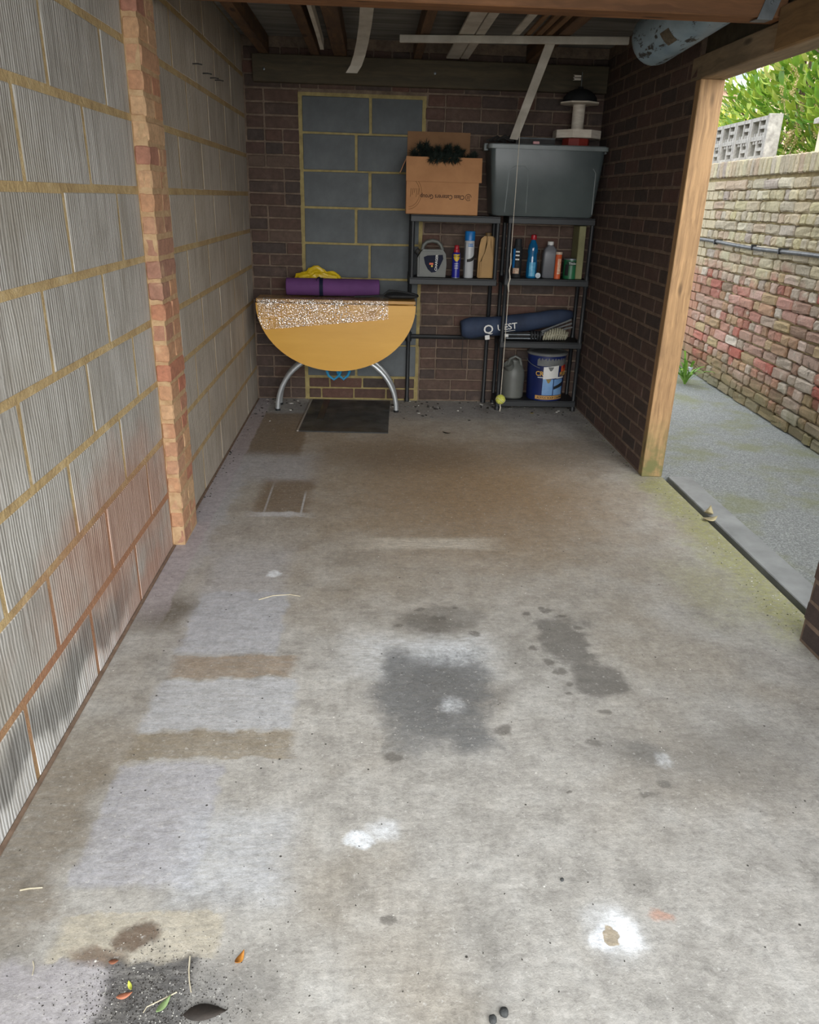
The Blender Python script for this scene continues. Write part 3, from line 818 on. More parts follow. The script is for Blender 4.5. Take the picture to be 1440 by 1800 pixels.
pts = [Vector((-.03, 3.02, 2.146)), Vector((-.03, 3.5, 2.144))] + [at(px, py, y=y) for px, py, y in ((645, 14, 4.02), (642, 45, 4.32), (637, 75, 4.55), (632, 97, 4.68), (626, 115, 4.75), (618, 128, 4.78))]
ob('curved_white_strip', ribbon(pts, .062, .004), M_white, label='bent white plastic strip drooping from the roof joists', cat='strip')
a = at(560, 20, z=2.15)
ob('white_offcut', ribbon([(-.30, 3.02, 2.142), (-.29, 3.9, 2.143), (-.285, 4.45, 2.12), (-.283, 4.75, 2.10)], .02, .05), M_white, label='short white offcut wedged beside the left roof joist', cat='offcut')
a, b = at(967, 78, y=4.63), at(905, 240, y=5.1)
d = (b - a).normalized()
ob('leaning_strip', ribbon([a - d * .02, a + (b - a) * .5, b + d * .02], .05, .006, (1, 0, -.08)), M_white, label='white strip slanting down from the batten to the plastic tub', cat='strip')

M_bluep = NT('flaking_blue_paint'); t = M_bluep; o_ = t.coord()
c = t.ramp(t.noise(o_, 6, 4), [(.3, S(120, 142, 156)), (.7, S(160, 180, 192))])
c = t.mix(t.mr(t.noise(t.vm('MULTIPLY', o_, (1, 1, .5)), 22, 5, .7), .56, .62), c, S(58, 58, 56)); M_bluep = t.done(c, .5, t.bump(t.noise(o_, 22, 5), .3, .004))
a, b = Vector((1.235, 3.93, 2.028)), Vector((1.325, 3.33, 2.112)); d = (b - a); L_ = d.length
q = d.to_track_quat('Z', 'Y').to_euler()
pipe = thing('blue_cylinder', 'flaking pale blue cylinder stored under the roof by the doorway', 'cylinder', a, rot=q)
ob('barrel', lathe([(0, .0), (.06, .002), (.088, .01), (.103, .03), (.108, .06), (.108, L_ - .02), (.1, L_), (0, L_)], 32), M_bluep, pipe)
ob('label_scrap', patch(.1085, -150, -118, .27, .34, .001), plain('grubby_label', S(110, 100, 84), S(70, 64, 54), 60), pipe)

# ------------------------------------------------------------------ shelving
M_shelf = plain('black_shelf_plastic', S(36, 39, 42), S(28, 31, 33), 10, .5, .05)
def shelf_unit(name, label, x0, x1, yf, yr, tops, sh_y0, posts):
    t_ = thing(name, label, 'shelving', ((x0 + x1) / 2, (yf + yr) / 2, 0)); ox, oy = (x0 + x1) / 2, (yf + yr) / 2
    for (x, y, za, zb) in posts:
        prof = [(0, za), (.018, za), (.018, za + .02), (.0135, za + .03)]
        for zt in tops + [.49]:
            if za + .08 < zt < zb - .02: prof += [(.0135, zt - .055), (.017, zt - .05), (.017, zt + .02), (.0135, zt + .026)]
        prof += [(.0135, zb), (0, zb)]
        pts_ = [prof[0]]
        for q in prof[1:]:
            if q[1] >= pts_[-1][1] - 1e-6: pts_.append(q)
        ob('post', lathe(pts_, 14), M_shelf, t_, (x - ox, y - oy, 0))
    for zt in tops:
        bm = bmesh.new(); xa, xb, ya, yb = x0 - .012 - ox, x1 + .012 - ox, sh_y0 - oy, yr + .012 - oy
        bm_box(bm, (xa, ya, zt - .008), (xb, yb, zt))
        for lo, hi in (((xa, ya, zt - .042), (xb, ya + .012, zt - .008)), ((xa, yb - .012, zt - .042), (xb, yb, zt - .008)), ((xa, ya + .012, zt - .042), (xa + .012, yb - .012, zt - .008)), ((xb - .012, ya + .012, zt - .042), (xb, yb - .012, zt - .008))): bm_box(bm, lo, hi)
        bmesh.ops.bevel(bm, geom=bm.edges[:], offset=.002, segments=1, affect='EDGES')
        sh = ob('shelf', bm, M_shelf, t_)
    return t_
LT, LM, RTOP, RM, RL, RB = 1.258, .873, 1.262, .884, .477, .073
lu = shelf_unit('shelf_unit', 'black plastic shelf unit holding the cardboard box, beside the folded table', .25, .80, 5.225, 5.385, [LM, LT], 5.195,
                [(.25, 5.385, 0, LT), (.80, 5.385, 0, LT), (.252, 5.215, LM - .04, LT), (.80, 5.215, LM - .04, LT)])
ob('cross_bar', tube([(-.275, .08, .462), (.275, .08, .462)], .015, 8), M_shelf, lu)
ob('bar_socket', lathe([(0, .43), (.022, .43), (.022, .49), (0, .49)], 12), M_shelf, lu, (-.275, .08, 0))
ru = shelf_unit('shelf_unit', 'black plastic shelf unit in the corner under the grey tub', .872, 1.405, 5.185, 5.385, [RB, RL, RM, RTOP], 5.165,
                [(.872, 5.182, 0, RTOP), (1.405, 5.182, 0, RTOP), (.872, 5.385, 0, RTOP), (1.405, 5.385, 0, RTOP)])

# ------------------------------------------------------------------ cardboard box with fir garland
M_card = plain('brown_cardboard', S(190, 140, 96), S(168, 120, 80), 5, .85, .15, bscale=40)
M_cardin = plain('inner_cardboard', S(150, 112, 78), S(128, 94, 64), 5, .85)
M_print = plain('brown_print', S(58, 32, 22), None, 30, .8)
M_print2 = plain('faded_print', S(150, 108, 70), None, 30, .8)
cb = thing('cardboard_box', 'open cardboard box printed upside down on top of the shelves', 'box', (.43, 5.265, LT + .002), math.radians(-1.0))
W, D, Hh = .225, .118, .325
bm = bmesh.new()
for lo, hi in (((-W, -D, 0), (W, -D + .005, Hh)), ((-W, D - .005, 0), (W, D, Hh)), ((-W, -D + .005, 0), (-W + .005, D - .005, Hh)), ((W - .005, -D + .005, 0), (W, D - .005, Hh)), ((-W, -D, 0), (W, D, .005))): bm_box(bm, lo, hi)
ob('carton', bm, M_card, cb)
ob('flap', ribbon([(.004, -D - .002, Hh + .004), (.004, -D - .006, Hh - .03), (.006, -D - .010, .19)], 2 * W + .018, .004), M_card, cb)
ob('flap', ribbon([(-.02, D - .004, Hh), (-.02, D + .004, Hh + .08), (-.02, D + .012, Hh + .16)], .40, .004), M_cardin, cb)
ob('flap', ribbon([(-W, 0, Hh), (-W - .02, 0, Hh - .04), (-W - .042, 0, Hh - .09)], .2, .004, (0, 1, 0)), M_card, cb)
o = ob('lettering', text_mesh('Class Caterers Group', .036), M_print, cb, (.0, -D - .0012, .105), (math.radians(90), math.radians(180), 0))
o.scale = (.86, 1, 1)
bm = bmesh.new()
bm_tube(bm, [(.163 + .018 * math.cos(k * .5), -D - .001, .105 + .019 * math.sin(k * .5)) for k in range(12)], .0016, 5)
for dx in (-.007, 0, .007): bm_tube(bm, [(.163 + dx, -D - .001, .094), (.163 + dx, -D - .001, .116)], .0014, 5)
ob('emblem', bm, M_print, cb)
bm = bmesh.new()
for R_ in (.085, .073): bm_tube(bm, [(-.215 + R_ * math.cos(k * .1), -D - .0005, .125 + R_ * 1.15 * math.sin(k * .1)) for k in range(-15, 13) if -.215 + R_ * math.cos(k * .1) > -W + .004], .0017, 5)
for k in range(5): bm_tube(bm, [(-.2 + .012 * k, -D - .0005, .10 + .012 * (k % 3)), (-.195 + .012 * k, -D - .0005, .15)], .002, 5)
ob('stamp', bm, M_print2, cb)
M_fir = plain('dark_fir_green', S(30, 46, 36), S(16, 26, 22), 60, .8)
fg = thing('fir_garland', 'dark green artificial fir garland bulging out of the cardboard box', 'garland', (.42, 5.265, LT + .01))
r = random.Random(12); bm = bmesh.new(); bmw = bmesh.new()
for s in range(34):
    p0 = Vector((r.uniform(-.19, .19), r.uniform(-.08, .09), r.uniform(.25, .3))); p1 = p0 + Vector((r.uniform(-.05, .05), r.uniform(-.05, .04), r.uniform(.04, .11 if abs(p0.x) < .12 else .06)))
    if s < 9: p0 = Vector((-.09 + .022 * s, -.03, .28)); p1 = Vector((-.07 + .02 * s, -.15, .30 + .012 * (s % 2)))
    p1.x = max(-.2, min(.2, p1.x)); mid = (p0 + p1) / 2 + Vector((0, 0, .045)); last = None; line = []
    for k in range(15):
        u = k / 14; p = p0 * (1 - u) ** 2 + mid * 2 * u * (1 - u) + p1 * u * u; line.append(p)
        for j in range(24):
            dv = Vector((r.gauss(0, 1), r.gauss(0, 1), r.gauss(0, 1))).normalized() * r.uniform(.028, .045)
            sd_ = dv.cross(Vector((.3, .5, .8))).normalized() * .0022
            bm.faces.new([bm.verts.new(p - sd_), bm.verts.new(p + sd_), bm.verts.new(p + dv)])
    bm_tube(bmw, line, .003, 4)
ob('needles', bm, M_fir, fg, kind='stuff'); ob('wire', bmw, M_fir, fg)

# ------------------------------------------------------------------ grey storage tub, what lies on it
def tub_mat():
    t = NT('clouded_grey_plastic'); o = t.coord()
    c = t.ramp(t.noise(o, 4, 4), [(.3, S(78, 88, 90)), (.7, S(100, 110, 110))]); t.done(c, .32)
    t.bs.inputs['Transmission Weight'].default_value = .25; return t.m
M_tub = tub_mat()
M_lid = plain('grey_lid_plastic', S(128, 136, 136), S(106, 114, 114), 5, .4)
tubo = thing('storage_tub', 'large clouded grey plastic tub with lid on top of the shelves', 'tub', (1.066, 5.245, RTOP + .003))
def rr(w, d, rad, n=6):
    out = []
    for cx, cy, a0 in ((w - rad, d - rad, 0), (-w + rad, d - rad, 90), (-w + rad, -d + rad, 180), (w - rad, -d + rad, 270)):
        for k in range(n + 1):
            a = math.radians(a0 + 90 * k / n); out.append((cx + rad * math.cos(a), cy + rad * math.sin(a)))
    return out
def loft(sections, cap0=True, cap1=True, smooth='auto'):
    bm = bmesh.new(); rings = [[bm.verts.new((x, y, z)) for x, y in s] for s, z in sections]
    for A, B in zip(rings, rings[1:]):
        for k in range(len(A)): bm.faces.new((A[k], A[(k + 1) % len(A)], B[(k + 1) % len(B)], B[k]))
    if cap0: bm.faces.new(rings[0][::-1])
    if cap1: bm.faces.new(rings[-1])
    return mesh_of(bm, 'm', smooth)
ob('body', loft([(rr(.31, .115, .03), 0), (rr(.322, .122, .035), .01), (rr(.352, .138, .035), .33), (rr(.352, .138, .035), .385),
                 (rr(.347, .133, .033), .385), (rr(.317, .117, .03), .012)], True, True), M_tub, tubo)
ob('lid', loft([(rr(.372, .150, .03), .382), (rr(.372, .150, .03), .404), (rr(.362, .142, .03), .41), (rr(.35, .132, .03), .402)], True, True), M_lid, tubo)
for s in (-1, 1): ob('latch', box((s * .372 - .014, -.04, .372), (s * .372 + .014, .04, .414), .004), M_lid, tubo)
for xa, lean in ((-.2, .07), (.22, .01)):
    pts = [(xa - .045, -.122, .02), (xa - .02 - lean * .2, -.134, .26), (xa + .0, -.137, .285), (xa + .065, -.137, .285), (xa + .085, -.134, .26), (xa + .09, -.124, .02)]
    ob('moulded_rib', tube(pts if xa < 0 else pts[3:], .0035, 6), M_lid, tubo)
# contents seen dimly through the side
ob('dark_bundle', loft([(rr(.22, .09, .05), 0), (rr(.26, .1, .06), .08), (rr(.24, .09, .06), .22), (rr(.14, .05, .04), .28)]), plain('dim_cloth', S(70, 74, 76), S(44, 48, 50), 9, .9), None, (1.07, 5.245, RTOP + .018), label='dim dark bundle of cloth showing inside the grey tub', cat='bundle')
LZ = RTOP + .003 + .411
M_grime = plain('grimy_black', S(52, 50, 48), S(26, 26, 26), 40, .7, .2)
# tangled black bracket, flat black tray, pink tag
tb = thing('tangled_bracket', 'tangled black metal bracket at the left end of the tub lid', 'bracket', (.79, 5.19, LZ))
r = random.Random(5)
for k in range(7):
    c0 = Vector((r.uniform(-.05, .05), r.uniform(-.04, .04), .016))
    ob('rod', tube([c0 + Vector((-.05, r.uniform(-.02, .02), 0)), c0 + Vector((0, 0, r.uniform(.005, .03))), c0 + Vector((.05, r.uniform(-.02, .02), 0))], r.uniform(.005, .009), 6), M_grime, tb)
tr = thing('flat_tray', 'flat dark metal tray lying on the tub lid', 'tray', (.985, 5.22, LZ))
bm = bmesh.new(); bm_box(bm, (-.12, -.08, 0), (.12, .08, .006))
for lo, hi in (((-.12, -.08, .006), (.12, -.074, .032)), ((-.12, .074, .006), (.12, .08, .032)), ((-.12, -.074, .006), (-.114, .074, .032)), ((.114, -.074, .006), (.12, .074, .032))): bm_box(bm, lo, hi)
ob('pan', bm, M_grime, tr); ob('rim', tube([(x, y, .034) for x, y in rr(.12, .08, .012)], .004, 6, True), M_steel, tr)
ob('pink_block', box((-.02, -.011, 0), (.02, .011, .016), .003), plain('pink_rubber', S(206, 158, 160), S(180, 128, 132), 20), None, (.985, 5.118, LZ), label='small pink block on the front edge of the tub lid', cat='block')
# wooden lighthouse ornament
M_wwood = plain('weathered_white_wood', S(226, 218, 204), S(196, 184, 168), 10, .7, .1, stretch=(1, 1, 6))
M_red = plain('dark_red_paint', S(150, 50, 38), S(116, 36, 28), 10, .6)
M_blackp = plain('matt_black_paint', S(34, 36, 38), S(22, 23, 25), 10, .7)
lh = thing('lighthouse_ornament', 'wooden model lighthouse with black dome and white platform on the tub', 'ornament', (1.262, 5.26, LZ))
ob('base', lathe([(0, 0), (.085, 0), (.085, .045), (0, .045)], 8, False), M_red, lh)
ob('platform', lathe([(0, .045), (.15, .045), (.15, .09), (0, .09)], 8, False), M_wwood, lh, rot=(0, 0, math.radians(22.5)))
ob('column', lathe([(0, .09), (.036, .09), (.038, .1), (.038, .235), (0, .235)], 20), M_wwood, lh)
ob('eave_disc', lathe([(0, .235), (.125, .238), (.125, .246), (0, .246)], 8, False), M_wwood, lh, rot=(0, 0, math.radians(10)))
ob('dome', lathe([(0, .246), (.105, .246), (.1, .275), (.075, .302), (.04, .318), (.016, .323), (.014, .333), (0, .336)], 24), M_blackp, lh)
vn = ob('vane_rod', tube([(0, 0, .333), (0, 0, .412)], .0022, 6), M_steel, lh)
for z in (.368, .384): ob('flag_stripe', prism([(-.006, z), (-.006, z + .011), (-.055, z + .012), (-.043, z + .005), (-.055, z - .001)], -.0015, .0015), M_wwood, vn)

# ------------------------------------------------------------------ bottles and tins on the left unit's middle shelf
M_gp = plain('grey_can_plastic', S(104, 106, 100), S(88, 90, 86), 5, .45)
M_navy = plain('navy_label', S(24, 30, 54), S(18, 23, 42), 10, .65, spec=.2)
M_wht = plain('white_ink', S(230, 230, 226), None, 4, .5)
M_gold = plain('gold_plastic', S(134, 102, 52), S(108, 80, 38), 4, .38, metal=.4)
M_blue = plain('bright_blue_plastic', S(30, 120, 190), S(24, 104, 170), 6, .35)
M_redcap = plain('red_cap', S(176, 30, 44), S(150, 24, 36), 6, .35)
M_dkblue = plain('deep_blue_tin', S(34, 40, 150), S(28, 32, 124), 6, .3)
M_yel = plain('yellow_ink', S(226, 190, 40), None, 6, .4)
M_orange = plain('orange_label', S(224, 104, 54), S(196, 84, 44), 12, .5)
u_ = .416e-3
oc = thing('oil_can', 'grey moulded oil can with navy shield label on the middle shelf', 'oil can', (.385, 5.285, LM + .001))
def uv(l): return [((x - 375) * u_, (800 - z) * u_) for x, z in l]
ob('body', prism(uv([(150, 798), (595, 798), (608, 600), (590, 450), (540, 385), (235, 385), (190, 440), (148, 510)]), -.05, .05, .012), M_gp, oc)
ob('handle', tube([(x, 0, z) for x, z in uv([(225, 400), (240, 330), (290, 280), (380, 260), (460, 275), (510, 320), (545, 400)])], .013, 10), M_gp, oc)
ob('cap', lathe([(0, 0), (.02, 0), (.02, .022), (0, .022)], 16), M_grime, oc, uv([(165, 450)])[0][:1] + (0,) + uv([(165, 440)])[0][1:], (0, math.radians(-50), 0))
lb = ob('label', prism(uv([(242, 500), (300, 475), (540, 460), (552, 520), (485, 670), (430, 722), (370, 730), (310, 680), (265, 600)]), -.0515, -.0498), M_navy, oc)
o = ob('lettering', text_mesh('CHARGER', .022), M_wht, lb, (uv([(445, 580)])[0][0], -.0522, uv([(0, 580)])[0][1]), (math.radians(90), math.radians(-87), 0))
ob('logo', box((-.012, -.0525, 0), (.014, -.0515, .012)), M_orange, lb, (uv([(362, 0)])[0][0], 0, uv([(0, 612)])[0][1]))
ob('logo_dot', lathe([(0, 0), (.006, 0), (.006, .001), (0, .001)], 12), M_yel, lb, (uv([(375, 0)])[0][0], -.0517, uv([(0, 632)])[0][1]), (math.radians(90), 0, 0))

wd = thing('lubricant_can', 'blue WD-40 spray can with red cap on the middle shelf', 'spray can', (.542, 5.222, LM + .001))
ob('can', lathe([(0, 0), (.024, 0), (.0265, .003), (.0265, .15), (.02, .16), (0, .162)], 24), M_dkblue, wd)
ob('cap', lathe([(0, .16), (.019, .16), (.019, .178), (.015, .182), (.015, .2), (.012, .204), (0, .204)], 20), M_redcap, wd)
ob('disc', patch(.0266, -138, -42, .105, .149, .0006, 14, lambda f, a, b: (a + .022 - .022 * math.sin(math.pi * f), b)), M_yel, wd)
ob('lettering', wrap_text('WD-40', .017, .0272, -90, .137), plain('dark_ink', S(24, 28, 70), None, 4), wd)
for z in (.09, .08, .07, .06): ob('print_line', patch(.0266, -120, -60, z, z + .0025, .0006, 6), M_wht, wd)
ob('rim', lathe([(.024, 0), (.0275, .001), (.0275, .004), (.0262, .005)], 24), M_steel, wd)

ae = thing('aerosol_can', 'tall white aerosol with bright blue cap between the lubricant can and gold bottle', 'spray can', (.63, 5.27, LM + .001))
ob('can', lathe([(0, 0), (.031, 0), (.033, .003), (.033, .225), (.028, .235), (0, .237)], 24), plain('white_tin', S(196, 198, 200), S(176, 178, 180), 6, .35), ae)
ob('cap', lathe([(0, .232), (.034, .232), (.034, .285), (.031, .29), (0, .29)], 24), M_blue, ae)
ob('print_band', patch(.0331, -110, -50, .196, .214), M_blue, ae)
ob('print_band', patch(.0331, -160, -142, .002, .222), M_steel, ae)
ob('print_swoosh', patch(.0331, -118, -20, .10, .118, .0006, 14, lambda f, a, b: (a + .018 * f * f, b + .03 * f * f)), M_grime, ae)
ob('lettering', wrap_text('DE-ICER', .012, .0337, -78, .205), M_wht, ae)

gb = thing('gold_oil_bottle', 'gold plastic oil bottle with moulded side grips', 'bottle', (.752, 5.28, LM + .001))
ob('body', prism([(-.056, 0), (.056, 0), (.062, .008), (.062, .13), (.058, .2), (.048, .245), (.028, .262), (-.028, .262), (-.048, .245), (-.058, .2), (-.062, .13), (-.062, .008)], -.024, .04, .008), M_gold, gb)
ob('ridge', prism([(-.05, .004), (.05, .004), (.05, .1), (.03, .125), (.014, .16), (.01, .262), (-.01, .262), (-.014, .16), (-.03, .125), (-.05, .1)], -.048, -.022, .008), M_gold, gb)
ob('cap', lathe([(0, .258), (.02, .258), (.02, .282), (0, .285)], 16), plain('brown_cap', S(110, 86, 50)), gb)

# right unit's middle shelf
def stand(px, py, y, zt): q = at(px, py, y=y); return (q.x, y, zt + .001)
c1 = thing('cleaner_can', 'slim black and blue cleaner can beside the hanging string', 'spray can', stand(907, 486, 5.25, RM))
ob('can', lathe([(0, 0), (.03, 0), (.031, .003), (.031, .185), (.024, .198), (0, .2)], 20), M_blackp, c1)
ob('cap', lathe([(0, .196), (.024, .196), (.022, .24), (0, .243)], 16), M_blackp, c1)
ob('print_band', patch(.0312, -175, -128, .06, .18), M_blue, c1)
ob('print_band', patch(.0312, -150, -70, .025, .06), plain('photo_print', S(176, 120, 100), S(210, 196, 170), 70), c1)
for z in (.11, .135, .158): ob('print_line', patch(.0312, -122, -75, z, z + .009), M_wht, c1)
bb = thing('blue_bottle', 'translucent blue screen wash bottle with red cap', 'bottle', stand(933, 487, 5.24, RM))
M_bb = plain('blue_bottle_plastic', S(20, 110, 160), S(14, 80, 124), 7, .12, spec=.8)
ob('bottle', lathe([(0, 0), (.032, 0), (.036, .006), (.035, .09), (.031, .125), (.03, .15), (.034, .165), (.03, .2), (.016, .23), (.014, .242), (0, .242)], 24), M_bb, bb)
ob('cap', lathe([(0, .238), (.018, .238), (.02, .244), (.018, .266), (.012, .27), (0, .27)], 18), M_redcap, bb)
ob('label', patch(.0363, -125, -60, .012, .1, .0006), plain('pale_blue_label', S(110, 190, 220), S(50, 130, 180), 30, .3), bb)
tt = thing('torch', 'small black torch lying between the blue and grey bottles', 'torch', (stand(945, 486, 5.22, RM)[0], 5.21, RM + .019), rot=(math.radians(-90), 0, math.radians(-12)))
ob('barrel', lathe([(0, .02), (.012, .02), (.012, .1), (0, .1)], 16), M_blackp, tt); ob('head', lathe([(0, 0), (.017, 0), (.017, .02), (.012, .03), (0, .03)], 18), M_blackp, tt); ob('lens_ring', lathe([(.013, -.001), (.0175, -.001), (.0175, .003), (.013, .003)], 18), M_steel, tt)
gy = thing('grey_bottle', 'plain grey plastic bottle with white screw cap', 'bottle', stand(963, 487, 5.27, RM))
ob('bottle', loft([(rr(.038, .03, .012), 0), (rr(.045, .034, .014), .006), (rr(.046, .035, .014), .15), (rr(.04, .031, .014), .18), (rr(.022, .02, .012), .2), (rr(.018, .018, .012), .208)]), plain('grey_bottle_plastic', S(112, 114, 118), S(98, 100, 106), 6, .4), gy)
ob('cap', lathe([(0, .206), (.02, .206), (.02, .228), (0, .23)], 18), M_wht, gy)
ot = thing('orange_tube', 'narrow orange and cream repair tube standing beside the green tin', 'tube', stand(979, 488, 5.22, RM))
ob('tube_body', lathe([(0, 0), (.021, 0), (.021, .148), (.018, .152), (0, .152)], 20), M_orange, ot)
ob('label', patch(.0212, -110, -50, .03, .125), plain('cream_label', S(224, 208, 180), S(206, 120, 80), 60, .5), ot); ob('cap', lathe([(0, .152), (.0215, .152), (.0215, .168), (0, .168)], 18), plain('cream_cap', S(214, 190, 170)), ot)
gt = thing('green_tin', 'squat green tin with dark lettering band beside the pale board', 'tin', stand(1002, 486, 5.26, RM))
ob('tin', lathe([(0, 0), (.05, 0), (.05, .12), (.046, .124), (0, .122)], 28), plain('green_tin_paint', S(38, 112, 72), S(30, 92, 58), 8, .35), gt)
ob('rim', lathe([(.047, .118), (.052, .119), (.052, .127), (.047, .127)], 28), M_steel, gt)
ob('print_band', patch(.0502, -140, -40, .085, .11), plain('dark_green_ink', S(20, 60, 42)), gt); ob('lettering', wrap_text('Timber', .02, .0508, -88, .097), M_wht, gt); ob('print_band', patch(.0502, -150, -120, .02, .09), M_blackp, gt)
ob('pale_board', box((-.022, -.082, 0), (.022, .082, .33), .004), plain('faded_green_board', S(150, 148, 108), S(124, 122, 86), 6, .7), None, (1.356, 5.285, RM + .0015), (0, math.radians(-.6), 0), label='pale green board standing on edge beside the green tin', cat='board')

# ------------------------------------------------------------------ lower shelves
M_bag = plain('navy_bag_cloth', S(48, 62, 88), S(32, 42, 62), 6, .75, .5, bscale=12)
a, b = Vector((.600, 5.243, .543)), Vector((1.372, 5.330, .640)); ax = (b - a); L_ = ax.length
bag = thing('chair_bag', 'navy cloth bag with white lettering laid across the lower shelves', 'bag', a, rot=ax.to_track_quat('X', 'Z').to_euler())
bm = bmesh.new(); rings = []; N = 26; SG = 20
for i in range(N + 1):
    s = i / N; rad = .066 * (1 - .32 * s) * min(1, .72 + 5 * s, .55 + 5 * (1 - s)); ring = []
    for k in range(SG):
        q = 2 * math.pi * k / SG; w_ = 1 + .12 * mnoise.noise(Vector((s * 7, math.cos(q) * 1.2, math.sin(q) * 1.2)))
        ring.append(bm.verts.new((s * L_, math.cos(q) * rad * w_ * .85, math.sin(q) * rad * w_ * 1.1 - .012 * math.sin(math.pi * s))))
    rings.append(ring)
for A, B in zip(rings, rings[1:]):
    for k in range(SG): bm.faces.new((A[k], A[(k + 1) % SG], B[(k + 1) % SG], B[k]))
bm.faces.new(rings[0][::-1]); bm.faces.new(rings[-1])
ob('cover', mesh_of(bm, 'm', True), M_bag, bag)
for txt, size, xc, zc in (('Q', .078, .175, -.020), ('UEST', .056, .306, -.018)):
    me = text_mesh(txt, size)
    for v in me.vertices:
        x, y, d_ = v.co; x *= 1.1; R_ = .0605
        v.co = (x, -(R_ + d_ + .003) * math.cos(y / R_) * .9, (R_ + .002) * math.sin(y / R_))
    ob('lettering', me, M_wht, bag, (xc, 0, zc))
ob('underline', box((-.05, -.0565, -.0012), (.05, -.0545, .0012)), M_wht, bag, (.31, 0, -.046))
ob('care_tag', box((-.016, -.001, -.03), (.016, .001, 0), .0), M_wht, bag, (.17, -.03, -.06))
ob('drawstring', tube([(.01, 0, -.05), (.0, .0, -.12), (-.012, .01, -.22), (-.008, .012, -.27)], .0022, 5), M_blackp, bag)

fs = thing('folding_stand', 'folded black stand with thin grey legs lying before the navy bag', 'stand', (.905, 5.20, RL + .002))
for i, (dy, z) in enumerate(((0, .012), (.012, .022), (.024, .010), (.006, .036), (.02, .046))): ob('leg', tube([(0, dy, z), (.22, dy + .004, z + .002)], .005, 8), M_steel if i in (0, 3) else M_blackp, fs)
for x in (.165, .185, .205, .225): ob('collar', lathe([(0, 0), (.03, 0), (.03, .012), (0, .012)], 12, sx=1.1), M_blackp, fs, (x, .014, .032), (0, math.radians(90), 0))
for i in range(3): ob('leg', tube([(.22, .02 + .012 * i, .03 + .008 * i), (.46, .07 + .02 * i, .085 + .022 * i)], .0065, 8), plain('grey_leg', S(120, 122, 122)) if i == 0 else fs.children[-1].data.materials[0], fs)
ob('end_cap', lathe([(0, 0), (.012, 0), (.012, .025), (0, .025)], 10), M_wht, fs, (-.012, .008, .03), (0, math.radians(90), 0))

M_rope = plain('pale_rope', S(190, 186, 164), S(150, 146, 124), 60, .9, .4)
pts = []
for k in range(260):
    s = k / 259; q = s * 2 * math.pi * 10; x = .17 * s + .012 * math.sin(q + .8); rad = .036 * (math.sin(math.pi * min(max(s, .08), .92)) ** .35)
    pts.append((x, .8 * rad * math.cos(q), .009 + rad + rad * math.sin(q) * .98))
rp_ = thing('rope_coil', 'coiled hank of pale rope at the front of the lower shelf', 'rope', (1.16, 5.215, RL + .001), math.radians(8))
ob('coil', tube(pts, .0072, 7), M_rope, rp_)
ob('wrap', tube([(.02, -.02, .03), (.09, -.034, .045), (.16, -.02, .04), (.178, .01, .05)], .0075, 7), M_rope, rp_)

wj = thing('grey_jug', 'grey plastic jug with top handle on the bottom shelf', 'jug', (.985, 5.265, RB + .001))
ob('body', lathe([(0, 0), (.068, 0), (.076, .008), (.078, .15), (.074, .19), (.056, .225), (.036, .245), (.032, .262), (.028, .262), (.03, .245), (0, .235)], 24, sy=.9), M_gp, wj)
ob('handle', tube([(-.045, -.01, .222), (-.035, -.02, .27), (0, -.02, .29), (.035, -.02, .272), (.05, -.015, .215)], .0105, 10), M_gp, wj)
ob('spout', lathe([(0, 0), (.03, 0), (.038, .045), (.034, .045), (.027, .005)], 16), M_gp, wj, (-.03, -.03, .205), (math.radians(20), math.radians(-28), 0))

M_pblue = plain('navy_pail', S(22, 38, 96), S(15, 27, 72), 6, .4)
M_pgrey = plain('cement_grey_pail', S(112, 114, 112), S(92, 94, 94), 10, .6)
M_lblue = plain('sky_picture', S(126, 166, 208), S(96, 136, 186), 12, .4)
pt = thing('paint_tub', 'navy acrylic roof coating tub with white note on the bottom shelf', 'paint tub', (1.21, 5.262, RB + .001))
ob('pail', lathe([(0, 0), (.118, 0), (.122, .004), (.132, .31), (.128, .31), (0, .306)], 36), M_pblue, pt)
ob('grey_collar', patch(.1302, -130, -20, .245, .305, .001, 16), M_pgrey, pt)
ob('lid', lathe([(0, .31), (.128, .31), (.139, .312), (.14, .325), (.128, .33), (.12, .322), (0, .32)], 36), M_pgrey, pt)
ob('wire_handle', tube([(.139 * math.cos(a_), .139 * math.sin(a_) * 1.0, .275 - .05 * math.sin((a_ + math.pi) / 1)) for a_ in [math.radians(-180 + 10 * k) for k in range(0, 7)]], .0025, 6), M_steel, pt)
ob('picture_panel', patch(.1265, -109, -76, .045, .155, .001), M_lblue, pt)
ob('picture_panel', patch(.1265, -73, -37, .045, .155, .001), M_lblue, pt)
ob('roof_picture', patch(.1275, -73, -37, .085, .105, .001, 8, lambda f, a_, b_: (a_ + .02 * f, b_ + .028 * f)), M_blackp, pt)
ob('roof_picture', patch(.1275, -99, -83, .128, .155, .001, 8, lambda f, a_, b_: (b_ - .027 * math.sin(math.pi * f), b_)), plain('gold_shield', S(150, 130, 70)), pt)
lbp = ob('name_band', patch(.1245, -130, -30, .014, .040, .001), plain('gold_band', S(206, 160, 92), S(190, 140, 76), 10, .4), pt)
ob('lettering', wrap_text('ACRYLIC ROOF COATING', .021, .1258, -78, .0262, sx=.8), M_blackp, pt)
ob('lettering', wrap_text('CR', .044, .1285, -121, .19), plain('gold_ink', S(222, 176, 70)), pt)
ob('lettering', wrap_text('PLUS', .04, .1285, -36, .187), plain('gold_ink_two', S(222, 176, 70)), pt)
ob('lettering_line', patch(.128, -126, -108, .163, .168), M_wht, pt); ob('lettering_line', patch(.128, -66, -34, .160, .17), M_wht, pt)
